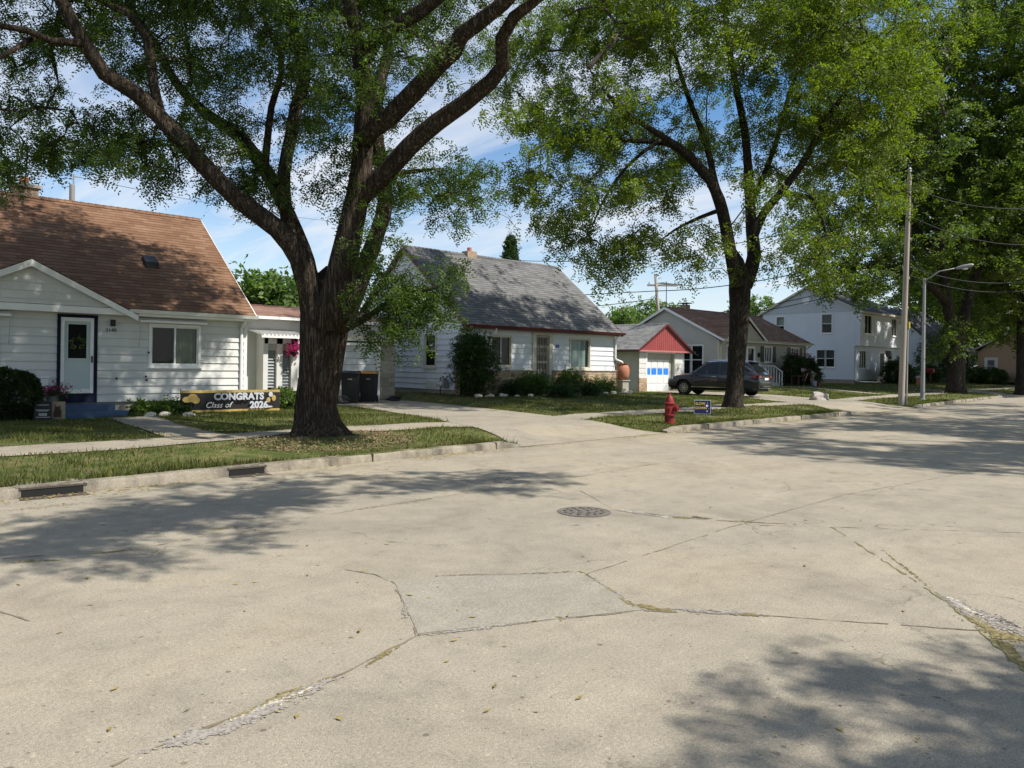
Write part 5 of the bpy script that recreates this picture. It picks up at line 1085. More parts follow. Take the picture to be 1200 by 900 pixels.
# evergreen spire
q = att(598, 300, 60); mbp = []
r = thing('arborvitae', (q.x, q.y, .45), 'dark pointed evergreen tip rising above the grey roof ridge', 'evergreen'); MB().tube([(q.x, q.y, .4), (q.x, q.y, 11.)], [.2, .03], 8).build('trunk', BARK2, r)
n = 2600; h = NR.uniform(0, 1, n); rr = .95*np.sqrt(np.clip(1-h**2.2, 0, 1))*NR.uniform(.6, 1.05, n); a = NR.uniform(0, 6.28, n)
P = np.stack([q.x+rr*np.cos(a), q.y+rr*np.sin(a), .6+h*10.8], 1); Dn = np.stack([np.cos(a)*.4, np.sin(a)*.4, 1+0*a], 1); leaves('crown', P, Dn, LEAFD, r, L=.4, pairs=3, ll=.2, lw=.1, droop=-.9, spread=.3)
# ------------------------------------------------------------ shrubs and flowers
def shrub(name, c, R, n, label, mat, cat='shrub', group=None, lk=None, shape=1., stems=7, fl=None, top=0):
    c = Vector(c); r = thing(name, c, label, cat, group); st = MB()
    for i in range(stems):
        a = 6.283*i/stems; st.tube([tuple(c+Vector((.04*math.cos(a), .04*math.sin(a), -.05))), tuple(c+Vector((R[0]*.35*math.cos(a), R[1]*.35*math.sin(a), R[2]*.9))), tuple(c+Vector((R[0]*.7*math.cos(a+.3), R[1]*.7*math.sin(a+.3), R[2]*1.5)))], [.018, .012, .004], 5, cap=False)
    st.build('stems', TWIG, r, recalc=False)
    v = NR.normal(0, 1, (n, 3)); v = norm2(v); rad = NR.uniform(.35, 1, n)**(.4*shape)
    bump = 1+.12*np.sin(v[:, 0]*5+v[:, 2]*4)+.10*np.sin(v[:, 1]*7-v[:, 2]*5+1)
    P = np.array(c)+v*np.array(R)*(rad*bump)[:, None]+np.array([0, 0, R[2]*.95]); k = P[:, 2] > c.z+.02; P = P[k]; v = v[k]
    leaves('crown', P, v, mat, r, **(lk or dict(L=.12, pairs=3, ll=.06, lw=.035, droop=0, jit=.04)))
    if fl:
        m = NR.integers(0, len(P), fl[1]); Pf = np.array(c)+(P[m]-np.array(c))*1.06; leaves('blossoms', Pf, v[m], fl[0], r, L=fl[2], pairs=2, ll=fl[2]*.9, lw=fl[2]*.8, droop=-.3, jit=.02)
    return r
c = atv(16, 470, 19.9); shrub('boxwood', (3.5, 20.0, .18), (.60, .55, .58), 8000, 'round clipped dark green boxwood beside the blue steps', LEAFB, 'boxwood', lk=dict(L=.06, pairs=3, ll=.038, lw=.028, droop=0, jit=.01), shape=.12, stems=3)
SH = [('shrub', 557, 464, 21.3, (.82, .7, 1.15), 2000, 'large loose dark shrub at the left corner of the grey-roofed house', LEAFD), ('shrub', 626, 459, 21.3, (.62, .5, .40), 1100, 'low leafy shrub just left of the security door', LEAFL), ('shrub', 668, 459, 21.3, (.50, .45, .46), 1000, 'yellow-green shrub just right of the security door', LEAFL),
      ('shrub', 602, 461, 21., (.5, .4, .26), 600, 'spreading dark plant between the corner shrub and the door', LEAFD), ('flower_plant', 706, 460, 21.3, (.75, .45, .24), 900, 'low grey-green perennials in front of the picture window', LEAFL), ('flower_plant', 658, 471, 19.6, (.6, .35, .2), 550, 'leafy clump at the lawn edge of the stone bed', LEAFD), ('flower_plant', 690, 468, 20., (.5, .4, .22), 500, 'small weedy clump beside the stone edging', LEAFD)]
for nm, x, y, v, R, n, lab, m in SH:
    p = atv(x, y, v); shrub(nm, (p.x, v, gzf(p.x, v)), R, n, lab, m, 'shrub' if nm == 'shrub' else 'plant', lk=dict(L=.17, pairs=3, ll=.085, lw=.045, droop=.05, jit=.12), shape=1.5)
# taller top of the corner shrub
p = atv(553, 464, 21.5); shrub('shrub', (p.x+.1, 21.65, gzf(p.x, 21.6)+.9), (.75, .6, .75), 1300, 'upper feathery shoots of a tall shrub against the stone corner', LEAFD, lk=dict(L=.2, pairs=3, ll=.09, lw=.045, droop=-.4, jit=.08), shape=1.8)
for x, y, v, lab in ((168, 477, 20.6, 'pale variegated hosta beside the blue steps'), (190, 481, 20.4, 'low hosta clump in the bed left of the banner'), (207, 480, 20.4, 'dark leafy clump at the banner end'), (332, 474, 21.6, 'white flowering plant beside the big trunk'), (340, 480, 21.2, 'green leafy plant below the hanging pink flowers')):
    p = atv(x, y, v); shrub('hosta', (p.x, v, gzf(p.x, v)), (.26, .22, .13) if x < 300 else (.4, .32, .28), 260, lab, LEAFL if x != 207 else LEAFD, 'plant', lk=dict(L=.16, pairs=2, ll=.1, lw=.07, droop=.1, jit=.05), fl=(WHITEF, 40, .06) if x == 332 else None)
SH3 = [(48.6, 24.6, .75, 1.1, 'rose bush with pink blooms beside the white railing', 1), (50.3, 24.5, .8, 1.0, 'dark flowering bush under the right window of the taupe house', 1), (51.6, 24.8, .55, .7, 'small dark bush at the right corner of the taupe house', 0)]
for u, v, R, h, lab, fl in SH3: shrub('rose_bush', gp(u, v), (R, R*.8, h), 1500, lab, LEAFD, 'bush', lk=dict(L=.2, pairs=3, ll=.1, lw=.06, droop=0, jit=.1), fl=(PINKF, 26, .16) if fl else None)
for u, v, R, h, lab in ((65.3, 24.2, 1.25, .95, 'round dark shrub before the porch of the two-storey house'), (67.6, 24.3, 1.0, .65, 'low dark shrub right of the round porch shrub'), (76.8, 25.2, 1.9, 2.3, 'tall dark shrub before the charcoal-roofed house'), (79.6, 24.2, 1.7, 1.8, 'broad leafy shrub behind the street lamp'), (73.5, 24.6, .9, .8, 'low dark shrub between the two poles'), (83.4, 23.4, 1.3, .7, 'low hedge shrub left of the tan building'), (86, 22.8, 1.3, .7, 'low hedge shrub touching the tan building'), (88.1, 20.6, .9, .5, 'low hedge shrub under the tan wall')):
    shrub('shrub', gp(u, v), (R, R*.8, h), 1300, lab, LEAFD, lk=dict(L=.28, pairs=3, ll=.15, lw=.09, droop=0, jit=.12))
p = atv(697, 428, 24); shrub('vine', (28.3, 23.6, .42), (.5, .4, .75), 600, 'green leafy vine behind the terracotta urn', LEAFL, 'vine', lk=dict(L=.16, pairs=3, ll=.09, lw=.06, droop=0, jit=.06))
# pots with flowers
PT = thing('flower_pot', (4.52, 20.3, .5), 'grey pot of magenta petunias on the edge of the blue landing', 'flower pot')
PZ = Vector((4.42, 20.55, .50)); MB().lathe(PZ, [(.10, 0), (.15, .2), (.17, .22), (.15, .22), (.13, .16)], 16).build('pot', GALV, PT)
n = 260; P = np.array(PZ)+NR.normal(0, 1, (n, 3))*np.array([.16, .13, .05])+np.array([0, 0, .30]); leaves('foliage', P, NR.normal(0, 1, (n, 3)), LEAFD, PT, L=.09, pairs=2, ll=.05, lw=.03); leaves('blossoms', P[:110]+np.array([0, 0, .04]), NR.normal(0, 1, (110, 3)), PINKF, PT, L=.06, pairs=2, ll=.045, lw=.045, droop=-.5, jit=.03)
HB = atv(345, 408, 23.2); r = thing('hanging_basket', HB, 'hanging basket of hot pink flowers by the breezeway window', 'hanging basket')
MB().lathe(HB-Vector((0, 0, .18)), [(.04, -.1), (.12, 0), (.14, .06)], 12).build('basket', BLACK, r); MB().tube([HB, HB+Vector((0, 0, .45)), HB+Vector((0, .6, .5))], .008, 4).build('hook', BLACKM, r)
P = np.array(HB)+NR.normal(0, 1, (150, 3))*np.array([.13, .1, .1]); leaves('blossoms', P, NR.normal(0, 1, (150, 3)), PINKF, r, L=.07, pairs=2, ll=.06, lw=.06, droop=0, jit=.02)
for x, lab in ((-8, 'pink flower pot half cut by the left frame edge'),):
    P0 = Vector((3.0, 20.1, .22)); r = thing('flower_pot', P0, 'pink flowers in a pot left of the clipped boxwood', 'flower pot'); MB().lathe(P0, [(.12, 0), (.16, .3), (.18, .32), (.15, .3)], 14).build('pot', TERRA, r)
    P = np.array(P0)+NR.normal(0, 1, (90, 3))*np.array([.15, .12, .06])+np.array([0, 0, .5]); leaves('blossoms', P, NR.normal(0, 1, (90, 3)), PINKF, r, L=.07, pairs=2, ll=.05, lw=.05)
# ------------------------------------------------------------ rocks and edging
def rock(name, c, R, label, cat, group=None, mat=None, seed=0):
    bm = bmesh.new(); bmesh.ops.create_icosphere(bm, subdivisions=3, radius=1)
    for v in bm.verts:
        p = v.co; k = 1+.13*n3((p.x*2.3+seed, p.y*2.3, p.z*2.3), 1.2, seed)+.05*n3((p.x, p.y, p.z), 4.5, seed); v.co = Vector((p.x*R[0]*k, p.y*R[1]*k, max(-.4, p.z)*R[2]*k))
    me = bpy.data.meshes.new(name); bm.to_mesh(me); bm.free(); me.materials.append(mat or ROCK); me.polygons.foreach_set('use_smooth', [True]*len(me.polygons))
    me.set_sharp_from_angle(angle=math.radians(35)); o = bpy.data.objects.new(name, me); o.location = c; COL.objects.link(o); return tag(o, label, cat, group)
p = att(961, 466, 34.5); rock('boulder', (p.x, p.y, gzf(p.x, p.y)+.08), (.52, .36, .26), 'grey boulder lying on the lawn by the second drive', 'boulder', seed=3)
i = 0
for x, y in [(560, 467), (575, 466), (590, 468), (606, 467), (622, 466), (640, 467), (652, 465), (676, 466), (690, 464), (700, 463), (710, 462), (719, 462), (729, 461), (738, 462)]:
    p = atv(x, y, 20.7-(.35 if 600 < x < 690 else 0)); s = rnd.uniform(.10, .2); rock('edging_stone', (p.x, p.y, gzf(p.x, p.y)+.02), (s, s*.7, s*.5), 'pale stone in the bed edging before the grey-roofed house', 'stone', 'stones edging the front bed', LIME, i*1.7); i += 1
for u in (2.85, 3.15, 4.05, 4.25, 6.3, 6.75, 7.2): rock('edging_stone', (u, 19.6+rnd.uniform(-.1, .4), gzf(u, 19.7)+.02), (.14, .1, .08), 'stone edging the bed along the white house', 'stone', 'stones along the white house', LIME, u)
# ------------------------------------------------------------ things on the lawn
HY_ = thing('fire_hydrant', gp(16.4, 11.64), 'red fire hydrant on the grass strip by the drive mouth', 'fire hydrant', rz=math.radians(20)); HR = M('hydrant_red', (.21, .012, .013), .6, .3, 6, .2, 30)
MB().lathe((0, 0, 0), [(.16, -.05), (.16, .03), (.125, .04), (.12, .20), (.165, .21), (.165, .25), (.12, .26), (.115, .48), (.135, .49), (.145, .53), (.115, .55), (.10, .62), (.07, .69), (.035, .73), (.03, .74), (.03, .79), (0, .80)], 24).build('barrel', HR, HY_, smooth=True, local=True, angle=35)
mb = MB()
for i in range(8): a = i*.785; mb.lathe((.147*math.cos(a), .147*math.sin(a), .25), [(.014, 0), (.014, .02), (0, .021)], 6)
mb.build('flange_bolt', HR, HY_, local=True)
for nm, ax, s, r_ in (('hose_nozzle', 'x', 1, .055), ('hose_nozzle', 'x', -1, .055), ('pumper_nozzle', 'y', -1, .075)):
    MB().lathe((0, 0, .40), [(r_, s*.08), (r_, s*.17), (r_*1.25, s*.17), (r_*1.25, s*.215), (r_*.5, s*.22), (r_*.45, s*.245), (0, s*.246)], 14, ax=ax).build(nm, HR, HY_, smooth=True, local=True, angle=35)
# navy yard sign
p = att(823, 490, 21.6); YS = thing('yard_sign', gp(p.x, p.y), 'small navy yard sign with yellow letters by the bright tree', 'yard sign', rz=TH-math.pi/2)
NV = M('navy_corrugated_plastic', (.010, .010, .075), .5, .1, 3, .03); YL = M('yellow_ink', (.55, .40, .03), .6, .1, 5, 0)
MB().box(-.225, .225, -.006, .006, .13, .50).build('panel', NV, YS, local=True); MB().box(-.232, .232, -.004, .004, .122, .13).box(-.232, .232, -.004, .004, .50, .508).box(-.232, -.225, -.004, .004, .13, .5).box(.225, .232, -.004, .004, .13, .5).build('white_edge', TRIM, YS, local=True)
MB().tube([(-.12, 0, -.1), (-.12, 0, .3)], .005, 5).tube([(.12, 0, -.1), (.12, 0, .3)], .005, 5).build('stake', METAL, YS, local=True)
def ltext(name, s, size, x, z, mat, par, y=-.0075, bold=0, shear=0, align='LEFT'):
    cu = bpy.data.curves.new(name, 'FONT'); cu.body = s; cu.size = size; cu.extrude = .001; cu.align_x = align; cu.align_y = 'CENTER'; cu.offset = bold; cu.shear = shear; cu.resolution_u = 3
    o = bpy.data.objects.new(name, cu); COL.objects.link(o); bpy.context.view_layer.update(); me = bpy.data.meshes.new_from_object(o.evaluated_get(bpy.context.evaluated_depsgraph_get())); bpy.data.objects.remove(o)
    me.materials.clear(); me.materials.append(mat); q = bpy.data.objects.new(name, me); COL.objects.link(q); q.parent = par; q.location = (x, y, z); q.rotation_euler = (math.radians(90), 0, 0); return q
ltext('lettering', 'SLOW', .10, -.205, .405, YL, YS, bold=.003); ltext('lettering', 'DOWN', .095, -.205, .285, YL, YS, bold=.003)
def star(mb, x, z, r, y=-.0085):
    pts = [(x+(r if i % 2 == 0 else r*.42)*math.sin(i*math.pi/5), y, z+(r if i % 2 == 0 else r*.42)*math.cos(i*math.pi/5)) for i in range(10)]; c_ = len(mb.v); mb.add([(x, y, z)]+pts, [[0, 1+i, 1+(i+1) % 10] for i in range(10)])
mb = MB(); star(mb, .125, .35, .05); star(mb, .13, .20, .025); star(mb, .14, .43, .016); star(mb, .17, .27, .012); mb.build('star', TRIM, YS, local=True, recalc=False)
# graduation banner
pl, pr = atv(212, 472, 20.35), atv(327, 470, 20.15); w_ = (pr-pl).length; az = math.atan2(pr.y-pl.y, pr.x-pl.x); BZ = gzf(pl.x, 20.5)
BN = thing('banner', ((pl.x+pr.x)/2, (pl.y+pr.y)/2, BZ), 'black and gold graduation banner on the lawn before the white house', 'banner', rz=az); hw = w_/2; z0, z1 = .02, .60
mb = MB(); n = 40
BK = M('banner_black', (.016, .014, .014), .6, .3, 40, .1); GOLD = M('banner_gold', (.42, .30, .09), .5, .35, 60, .2); SILV = M('banner_silver', (.50, .52, .56), .45, .15, 30); SCRI = M('banner_white', (.7, .7, .68), .6, .05)
def bx(x): return .03*math.sin(x*3.1+.5)+.015*math.sin(x*9)
def strip(z0, z1, off, mat, nm, x0=-hw, x1=hw, par=None):
    m_ = MB(); xs = np.linspace(x0, x1, n)
    for x in xs: m_.v += [(x, bx(x)-off, z0), (x, bx(x)-off, z1)]
    for i in range(n-1): m_.f.append([2*i, 2*i+2, 2*i+3, 2*i+1]); m_.m.append(0)
    return m_.build(nm, mat, par, local=True, recalc=False)
strip(z0, z1, 0, BK, 'cloth', par=BN); strip(z1-.07, z1, .003, GOLD, 'gold_border', par=BN); strip(z0, z0+.06, .003, GOLD, 'gold_border', par=BN)
for x in (-hw, hw): MB().tube([(x, bx(x)+.02, -.1), (x, bx(x)+.02, z1+.03)], .008, 6).build('stake', BLACKM, BN, local=True)
ltext('lettering', 'CONGRATS', .25, .18, .42, SILV, BN, y=-.055, bold=.012, align='CENTER'); ltext('lettering', '2026', .25, .72, .185, SILV, BN, y=-.055, bold=.012, align='CENTER'); ltext('lettering', 'Class of', .21, -.38, .20, SCRI, BN, y=-.055, shear=.35, align='CENTER')
mb = MB()
def disc(x, z, rx, rz, y=-.05): mb.add([(x, y-.004, z)]+[(x+rx*math.cos(i*.3927), y, z+rz*math.sin(i*.3927)) for i in range(16)], [[0, 1+i, 1+(i+1) % 16] for i in range(16)])
disc(hw-.32, .40-.08, .055, .075); disc(hw-.17, .37, .06, .085); disc(-hw+.28, .40, .13, .11); disc(-hw+.14, .36, .12, .08); disc(-hw+.36, .34, .1, .09); mb.build('gold_balloon', GOLD, BN, local=True, recalc=False)
mb = MB(); disc(hw-.26, .47, .06, .07, -.054); disc(hw-.3, .13, .10, .025); disc(-hw+.12, .16, .015, .06); mb.build('silver_print', SILV, BN, local=True, recalc=False)
# small dark notice boards by the boxwood
NB = thing('notice_board', (4.0, 19.45, .22), 'small black garden plaque with grey lettering lines beside the boxwood', 'plaque', rz=-.3); MB().box(-.17, .17, -.012, .012, .0, .42).build('panel', BLACK, NB, local=True)
mb = MB()
for z, a, b in ((.33, -.12, .12), (.22, -.14, .13), (.20, -.10, .1), (.06, -.13, .14)): mb.box(a, b, -.016, -.012, z, z+.018)
mb.box(-.08, .08, -.016, -.012, .10, .16); mb.build('lettering', GALV, NB, local=True); MB().tube([(-.1, .02, -.1), (-.1, .02, .3)], .008, 5).tube([(.1, .02, -.1), (.1, .02, .3)], .008, 5).build('stake', BLACKM, NB, local=True)
DB = thing('notice_board', (4.32, 19.6, .22), 'small brown picture plaque standing right of the black plaque', 'plaque', rz=-.25); TP = M('plaque_tan', (.26, .20, .15), .7, .2, 8)
MB().box(-.15, .15, -.012, .012, .0, .40).build('panel', TP, DB, local=True)
mb = MB(); mb.add([(-.07, -.016, .05), (.07, -.016, .05), (.08, -.016, .17), (.05, -.016, .25), (.06, -.016, .33), (.02, -.016, .29), (-.02, -.016, .29), (-.05, -.016, .34), (-.05, -.016, .24), (-.08, -.016, .16)], [list(range(10))]); mb.build('dog_picture', M('dark_brown_print', (.05, .03, .02), .7, .3, 10), DB, local=True, recalc=False); MB().tube([(0, .02, -.1), (0, .02, .3)], .01, 5).build('stake', BLACKM, DB, local=True)
# white post and iron hook left of the steps
WP = thing('rail_post', (4.25, 20.6, .22), 'short white square post beside the front steps', 'post'); MB().box(4.17, 4.33, 20.55, 20.71, .15, 1.12).box(4.15, 4.35, 20.53, 20.73, 1.12, 1.16).build('post', TRIM, WP, bevel=.01); MB().box(3.98, 4.17, 20.6, 20.66, .2, .95).build('board', TRIM, WP)
r = tag(MB().tube([(4.5, 20.3, .45), (4.5, 20.3, .98), (4.46, 20.3, 1.05), (4.40, 20.3, 1.0), (4.42, 20.3, .93)], .009, 5).tube([(4.5, 20.3, .85), (4.56, 20.3, .9), (4.58, 20.3, .82)], .007, 5).build('garden_hook', BLACKM), 'thin black iron scroll hook standing by the petunias', 'garden hook')
# bins
for i, (x, lm, lab, v) in enumerate(((411, BLACK, 'black wheeled bin with black lid before the garage door', 22.6), (432, M('orange_lid', (.42, .19, .03), .5, .1, 3), 'black wheeled bin with orange lid before the garage door', 22.8))):
    p = atv(x, 470, v); g0 = gzf(p.x, p.y); B = thing('wheeled_bin', (p.x, p.y, g0), lab, 'bin', 'wheeled bins by the garage', rz=TH-math.pi/2+.1)
    mb = MB(); rings = [(.24, .26, .05), (.27, .30, .3), (.30, .35, .98), (.31, .36, 1.0)]; pts = []
    for a, b, z in rings: pts += [(-a, -b, z), (a, -b, z), (a, b, z), (-a, b, z)]
    mb.add(pts, [[3, 2, 1, 0], [12, 13, 14, 15]]+[[r_*4+k, r_*4+(k+1) % 4, r_*4+4+(k+1) % 4, r_*4+4+k] for r_ in range(3) for k in range(4)]); mb.build('body', BLACK, B, local=True, bevel=.03)
    mb = MB(); mb.add([(-.33, -.40, 1.0), (.33, -.40, 1.0), (.33, .36, 1.0), (-.33, .36, 1.0), (-.30, -.36, 1.05), (.30, -.36, 1.05), (.28, .30, 1.10), (-.28, .30, 1.10)], [[3, 2, 1, 0], [4, 5, 6, 7], [0, 1, 5, 4], [1, 2, 6, 5], [2, 3, 7, 6], [3, 0, 4, 7]]); mb.build('lid', lm, B, local=True, bevel=.015)
    for s in (-1, 1): MB().lathe((s*.27, .28, .12), [(.0, -.03), (.12, -.03), (.12, .03), (0, .03)], 16, ax='x').build('wheel', BLACK, B, local=True)
    MB().tube([(-.22, .38, .95), (-.22, .46, .97), (.22, .46, .97), (.22, .38, .95)], .015, 6).build('handle', BLACK, B, local=True); MB().box(-.07, .07, -.352, -.345, .80, .84).build('stamp', GALV, B, local=True)
for x, y, lab, v in ((402, 472, 'black garden bag slumped beside the bins', 22.4), (462, 469, 'flattened black bag lying at the stone pillar', 23.2)):
    p = atv(x, y, v); rock('rubbish_bag', (p.x, p.y, gzf(p.x, p.y)+.08), (.3, .22, .22 if x < 420 else .1), lab, 'bag', None, BLACK, x)
# terracotta rain urn on block
PD = thing('pedestal', gp(27.2, 21.9), 'grey concrete block pedestal under the terracotta urn', 'pedestal'); g0 = gzf(27.2, 21.9); MB().box(26.98, 27.42, 21.68, 22.1, g0-.05, .92).build('block', FOUND, PD, bevel=.02); MB().box(26.93, 27.47, 21.63, 22.15, .92, .965).build('slab', FOUND, PD, bevel=.01)
tag(MB().lathe((27.2, 21.88, .966), [(.17, 0), (.24, .03), (.30, .2), (.325, .38), (.30, .56), (.25, .66), (.235, .68), (.28, .72), (.29, .75), (.26, .75), (.22, .70), (.2, .6)], 28).build('rain_urn', TERRA, smooth=True, angle=50), 'big terracotta rain urn under the downspout at the house corner', 'urn')
MB().box(27.6, 28.3, 22.3, 22.55, .3, .95)
tag(MB().box(27.75, 28.35, 22.6, 22.85, .3, .98).build('stone_wall', STONE, bevel=.01), 'short stub of buff stone wall behind the terracotta urn', 'wall')
# ------------------------------------------------------------ parked SUV
CARP = M('dark_grey_car_paint', (.032, .034, .042), .28, .05, 3, 0, metal=.55, coat=.8); TYRE = M('tyre_rubber', (.014, .014, .014), .85, .2, 10, .3); ALLOY = M('alloy_rim', (.45, .46, .47), .3, .05, 3, 0, metal=.8); CHROME = M('chrome_strip', (.6, .6, .6), .15, .03, 3, 0, metal=1.); RLIGHT = M('red_lamp_lens', (.25, .008, .012), .15, .1, 3, 0); CLEARL = M('clear_lamp_lens', (.55, .56, .58), .12, .1, 3, 0)
cp = att(842, 466, 37.6); cu_, cv_ = cp.x, cp.y; CAR = thing('parked_car', (cu_, cv_, gzf(cu_, cv_)+.02), 'dark grey SUV parked on the drive behind the bright tree', 'car', rz=math.radians(99))
ST_ = [(-2.36, .50, .74, .78, .78, .70), (-2.31, .40, .98, 1.04, .90, .76), (-2.12, .34, 1.04, 1.17, .935, .72), (-1.95, .33, 1.05, 1.42, .945, .66), (-1.75, .33, 1.05, 1.61, .95, .63), (-1.2, .33, 1.04, 1.69, .95, .645), (-.3, .33, 1.02, 1.715, .95, .655), (.3, .33, 1.01, 1.67, .95, .645), (.75, .33, 1.0, 1.40, .95, .67), (1.18, .33, .99, 1.09, .945, .74), (1.7, .34, .94, 1.01, .94, .76), (2.1, .36, .84, .92, .91, .72), (2.3, .36, .72, .78, .84, .66), (2.4, .44, .58, .62, .70, .58)]
def ring(s):
    x, zs, zb_, zt, w, wr = s; return [(x, 0, zs), (x, w*.86, zs), (x, w*.97, zs+.10), (x, w, zs+(zb_-zs)*.5), (x, w*.985, zb_-.05), (x, w*.955, zb_), (x, wr+.02, zt-.05), (x, wr*.86, zt-.008), (x, 0, zt+.012)]
mb = MB(); R_ = [ring(s) for s in ST_]; nr = 9
for r_ in R_: mb.v += r_+[(x, -y, z) for x, y, z in r_[1:-1]][::-1]
m_ = 16
for i in range(len(R_)-1):
    for j in range(m_): mb.f.append([i*m_+j, i*m_+(j+1) % m_, (i+1)*m_+(j+1) % m_, (i+1)*m_+j]); mb.m.append(0)
mb.f.append(list(range(m_))); mb.m.append(0); mb.f.append([(len(R_)-1)*m_+j for j in range(m_)]); mb.m.append(0)
body = mb.build('body', CARP, CAR, local=True, smooth=True); WX = (1.42, -1.33); WR = .355
for wx in WX:
    cut = MB().lathe((wx, 0, WR), [(.425, -1.2), (.425, 1.2)], 28, ax='y').build('cutter', BLACK, local=True); cut.matrix_world = CAR.matrix_world
    cut.parent = CAR; md = body.modifiers.new('b', 'BOOLEAN'); md.operation = 'DIFFERENCE'; md.object = cut; bpy.context.view_layer.update()
    me = bpy.data.meshes.new_from_object(body.evaluated_get(bpy.context.evaluated_depsgraph_get())); body.modifiers.clear(); body.data = me; bpy.data.objects.remove(cut)
body.data.materials.clear(); body.data.materials.append(CARP); body.data.polygons.foreach_set('use_smooth', [True]*len(body.data.polygons)); body.data.set_sharp_from_angle(angle=math.radians(32))
def sec(x):
    X = [s[0] for s in ST_]; return [float(np.interp(x, X, [s[i] for s in ST_])) for i in range(1, 6)]
def side_y(x, z):
    zs, zb_, zt, w, wr = sec(x); y0, y1 = w*.955, wr+.02
    if z <= zb_: return w*.985
    return y0+(y1-y0)*min(1, (z-zb_)/max(.02, zt-.05-zb_))
GL = [[(1.02, 1.045), (.36, 1.53), (.28, 1.58), (-.33, 1.62), (-.33, 1.06)], [(-.40, 1.06), (-.40, 1.62), (-1.2, 1.60), (-1.24, 1.08)], [(-1.30, 1.09), (-1.27, 1.59), (-1.62, 1.55), (-1.92, 1.25), (-1.92, 1.16)]]
for g_ in GL:
    for s in (1, -1):
        mb = MB(); N_ = 8; c0 = (sum(p[0] for p in g_)/len(g_), sum(p[1] for p in g_)/len(g_)); mb.poly([(x, s*(side_y(x, z)+.012), z) for x, z in g_]); mb.build('side_window', M('car_side_glass', (.012, .014, .016), .06, .1, 2, 0) if 'car_side_glass' not in bpy.data.materials else bpy.data.materials['car_side_glass'], CAR, local=True, recalc=False)
CG = bpy.data.materials['car_side_glass']
MB().poly([(.40, .56, 1.635), (1.14, .66, 1.13), (1.16, 0, 1.145), (1.14, -.66, 1.13), (.40, -.56, 1.635), (.42, 0, 1.66)]).build('windscreen', CG, CAR, local=True, recalc=False)
MB().poly([(-1.80, .54, 1.60), (-1.82, 0, 1.62), (-1.80, -.54, 1.60), (-2.13, -.66, 1.19), (-2.16, 0, 1.19), (-2.13, .66, 1.19)]).build('rear_window', CG, CAR, local=True, recalc=False)
MB().box(-1.95, -1.68, -.56, .56, 1.615, 1.66).build('spoiler', CARP, CAR, local=True, bevel=.02)
for wx in WX:
    for s in (1, -1):
        w_ = MB().lathe((wx, s*.80, WR), [(.20, -.11), (.33, -.11), (.355, -.08), (.355, .08), (.33, .11), (.225, .115), (.21, .10)], 32, ax='y').build('wheel', TYRE, CAR, local=True, smooth=True, angle=40)
        rm = MB().lathe((wx, s*.80, WR), [(.235, s*.06), (.235, s*.112), (.205, s*.112), (.20, s*.06)], 28, ax='y').lathe((wx, s*.80, WR), [(.06, s*.05), (.06, s*.115), (0, s*.118)], 14, ax='y')
        for k in range(10):
            a = 6.283*k/10; ca, sa = math.cos(a), math.sin(a); t = Vector((-sa, 0, ca))*.021; c0 = Vector((wx, s*.895, WR)); e = Vector((ca, 0, sa))
            rm.prism([c0+e*.04-t, c0+e*.215-t*.8, c0+e*.215+t*.8, c0+e*.04+t], (0, s*.022, 0))
        rm.build('rim', ALLOY, w_, local=True); MB().lathe((wx, s*.80, WR), [(.2, s*.02), (.0, s*.021)], 20, ax='y').build('brake_disc', BLACKM, w_, local=True)
for s in (1, -1):
    MB().lathe((1.42, s*.5, WR), [(.42, -.3), (.42, .36)], 20, ax='y'); 
    MB().prism([(-1.98, s*.91, 1.0), (-2.30, s*.80, .98), (-2.33, s*.62, .97), (-2.33, s*.60, .86), (-2.31, s*.84, .86), (-2.0, s*.945, .90)], (0, 0, .001)) 
    mb = MB(); mb.add([(-1.93, s*.953, .92), (-2.14, s*.938, .89), (-2.325, s*.86, .87), (-2.335, s*.55, .87), (-2.33, s*.55, .99), (-2.315, s*.83, 1.02), (-2.13, s*.93, 1.03), (-1.98, s*.945, 1.0)], [[0, 1, 6, 7], [1, 2, 5, 6], [2, 3, 4, 5]]); mb.build('tail_lamp', RLIGHT, CAR, local=True, recalc=False)
    MB().add([(2.0, s*.925, .76), (2.2, s*.885, .74), (2.345, s*.76, .70), (2.335, s*.74, .78), (2.18, s*.85, .84), (2.0, s*.905, .85)], [[0, 1, 4, 5], [1, 2, 3, 4]]).build('headlamp', CLEARL, CAR, local=True, recalc=False)
    MB().box(.72, .92, min(s*.95, s*1.10), max(s*.95, s*1.10), 1.04, 1.17).build('mirror', CARP, CAR, local=True, bevel=.03)
    for a in (-.05, -1.0): MB().box(a-.22, a, min(s*.945, s*.985), max(s*.945, s*.985), .90, .93).build('door_handle', CHROME, CAR, local=True, bevel=.008)
    MB().box(-.95, 1.0, min(s*.945, s*.962), max(s*.945, s*.962), .40, .43).build('sill_strip', CHROME, CAR, local=True)
    mb = MB()
    for a in (.98, -.37, -1.2): mb.box(a-.006, a+.006, min(s*.9, s*.956), max(s*.9, s*.956), .46, 1.0)
    mb.build('door_seam', BLACK, CAR, local=True)
    MB().tube([(-1.7, s*.60, 1.66), (-1.0, s*.62, 1.735), (.1, s*.62, 1.72), (.3, s*.60, 1.68)], .018, 6).build('roof_rail', ALLOY, CAR, local=True)
    MB().tube([(1.0, s*.925, 1.03), (.33, s*.655+.0, 1.59), (-.4, s*.675, 1.645), (-1.3, s*.67, 1.62), (-1.95, s*.80, 1.25)], .01, 5).build('window_trim', CHROME, CAR, local=True)
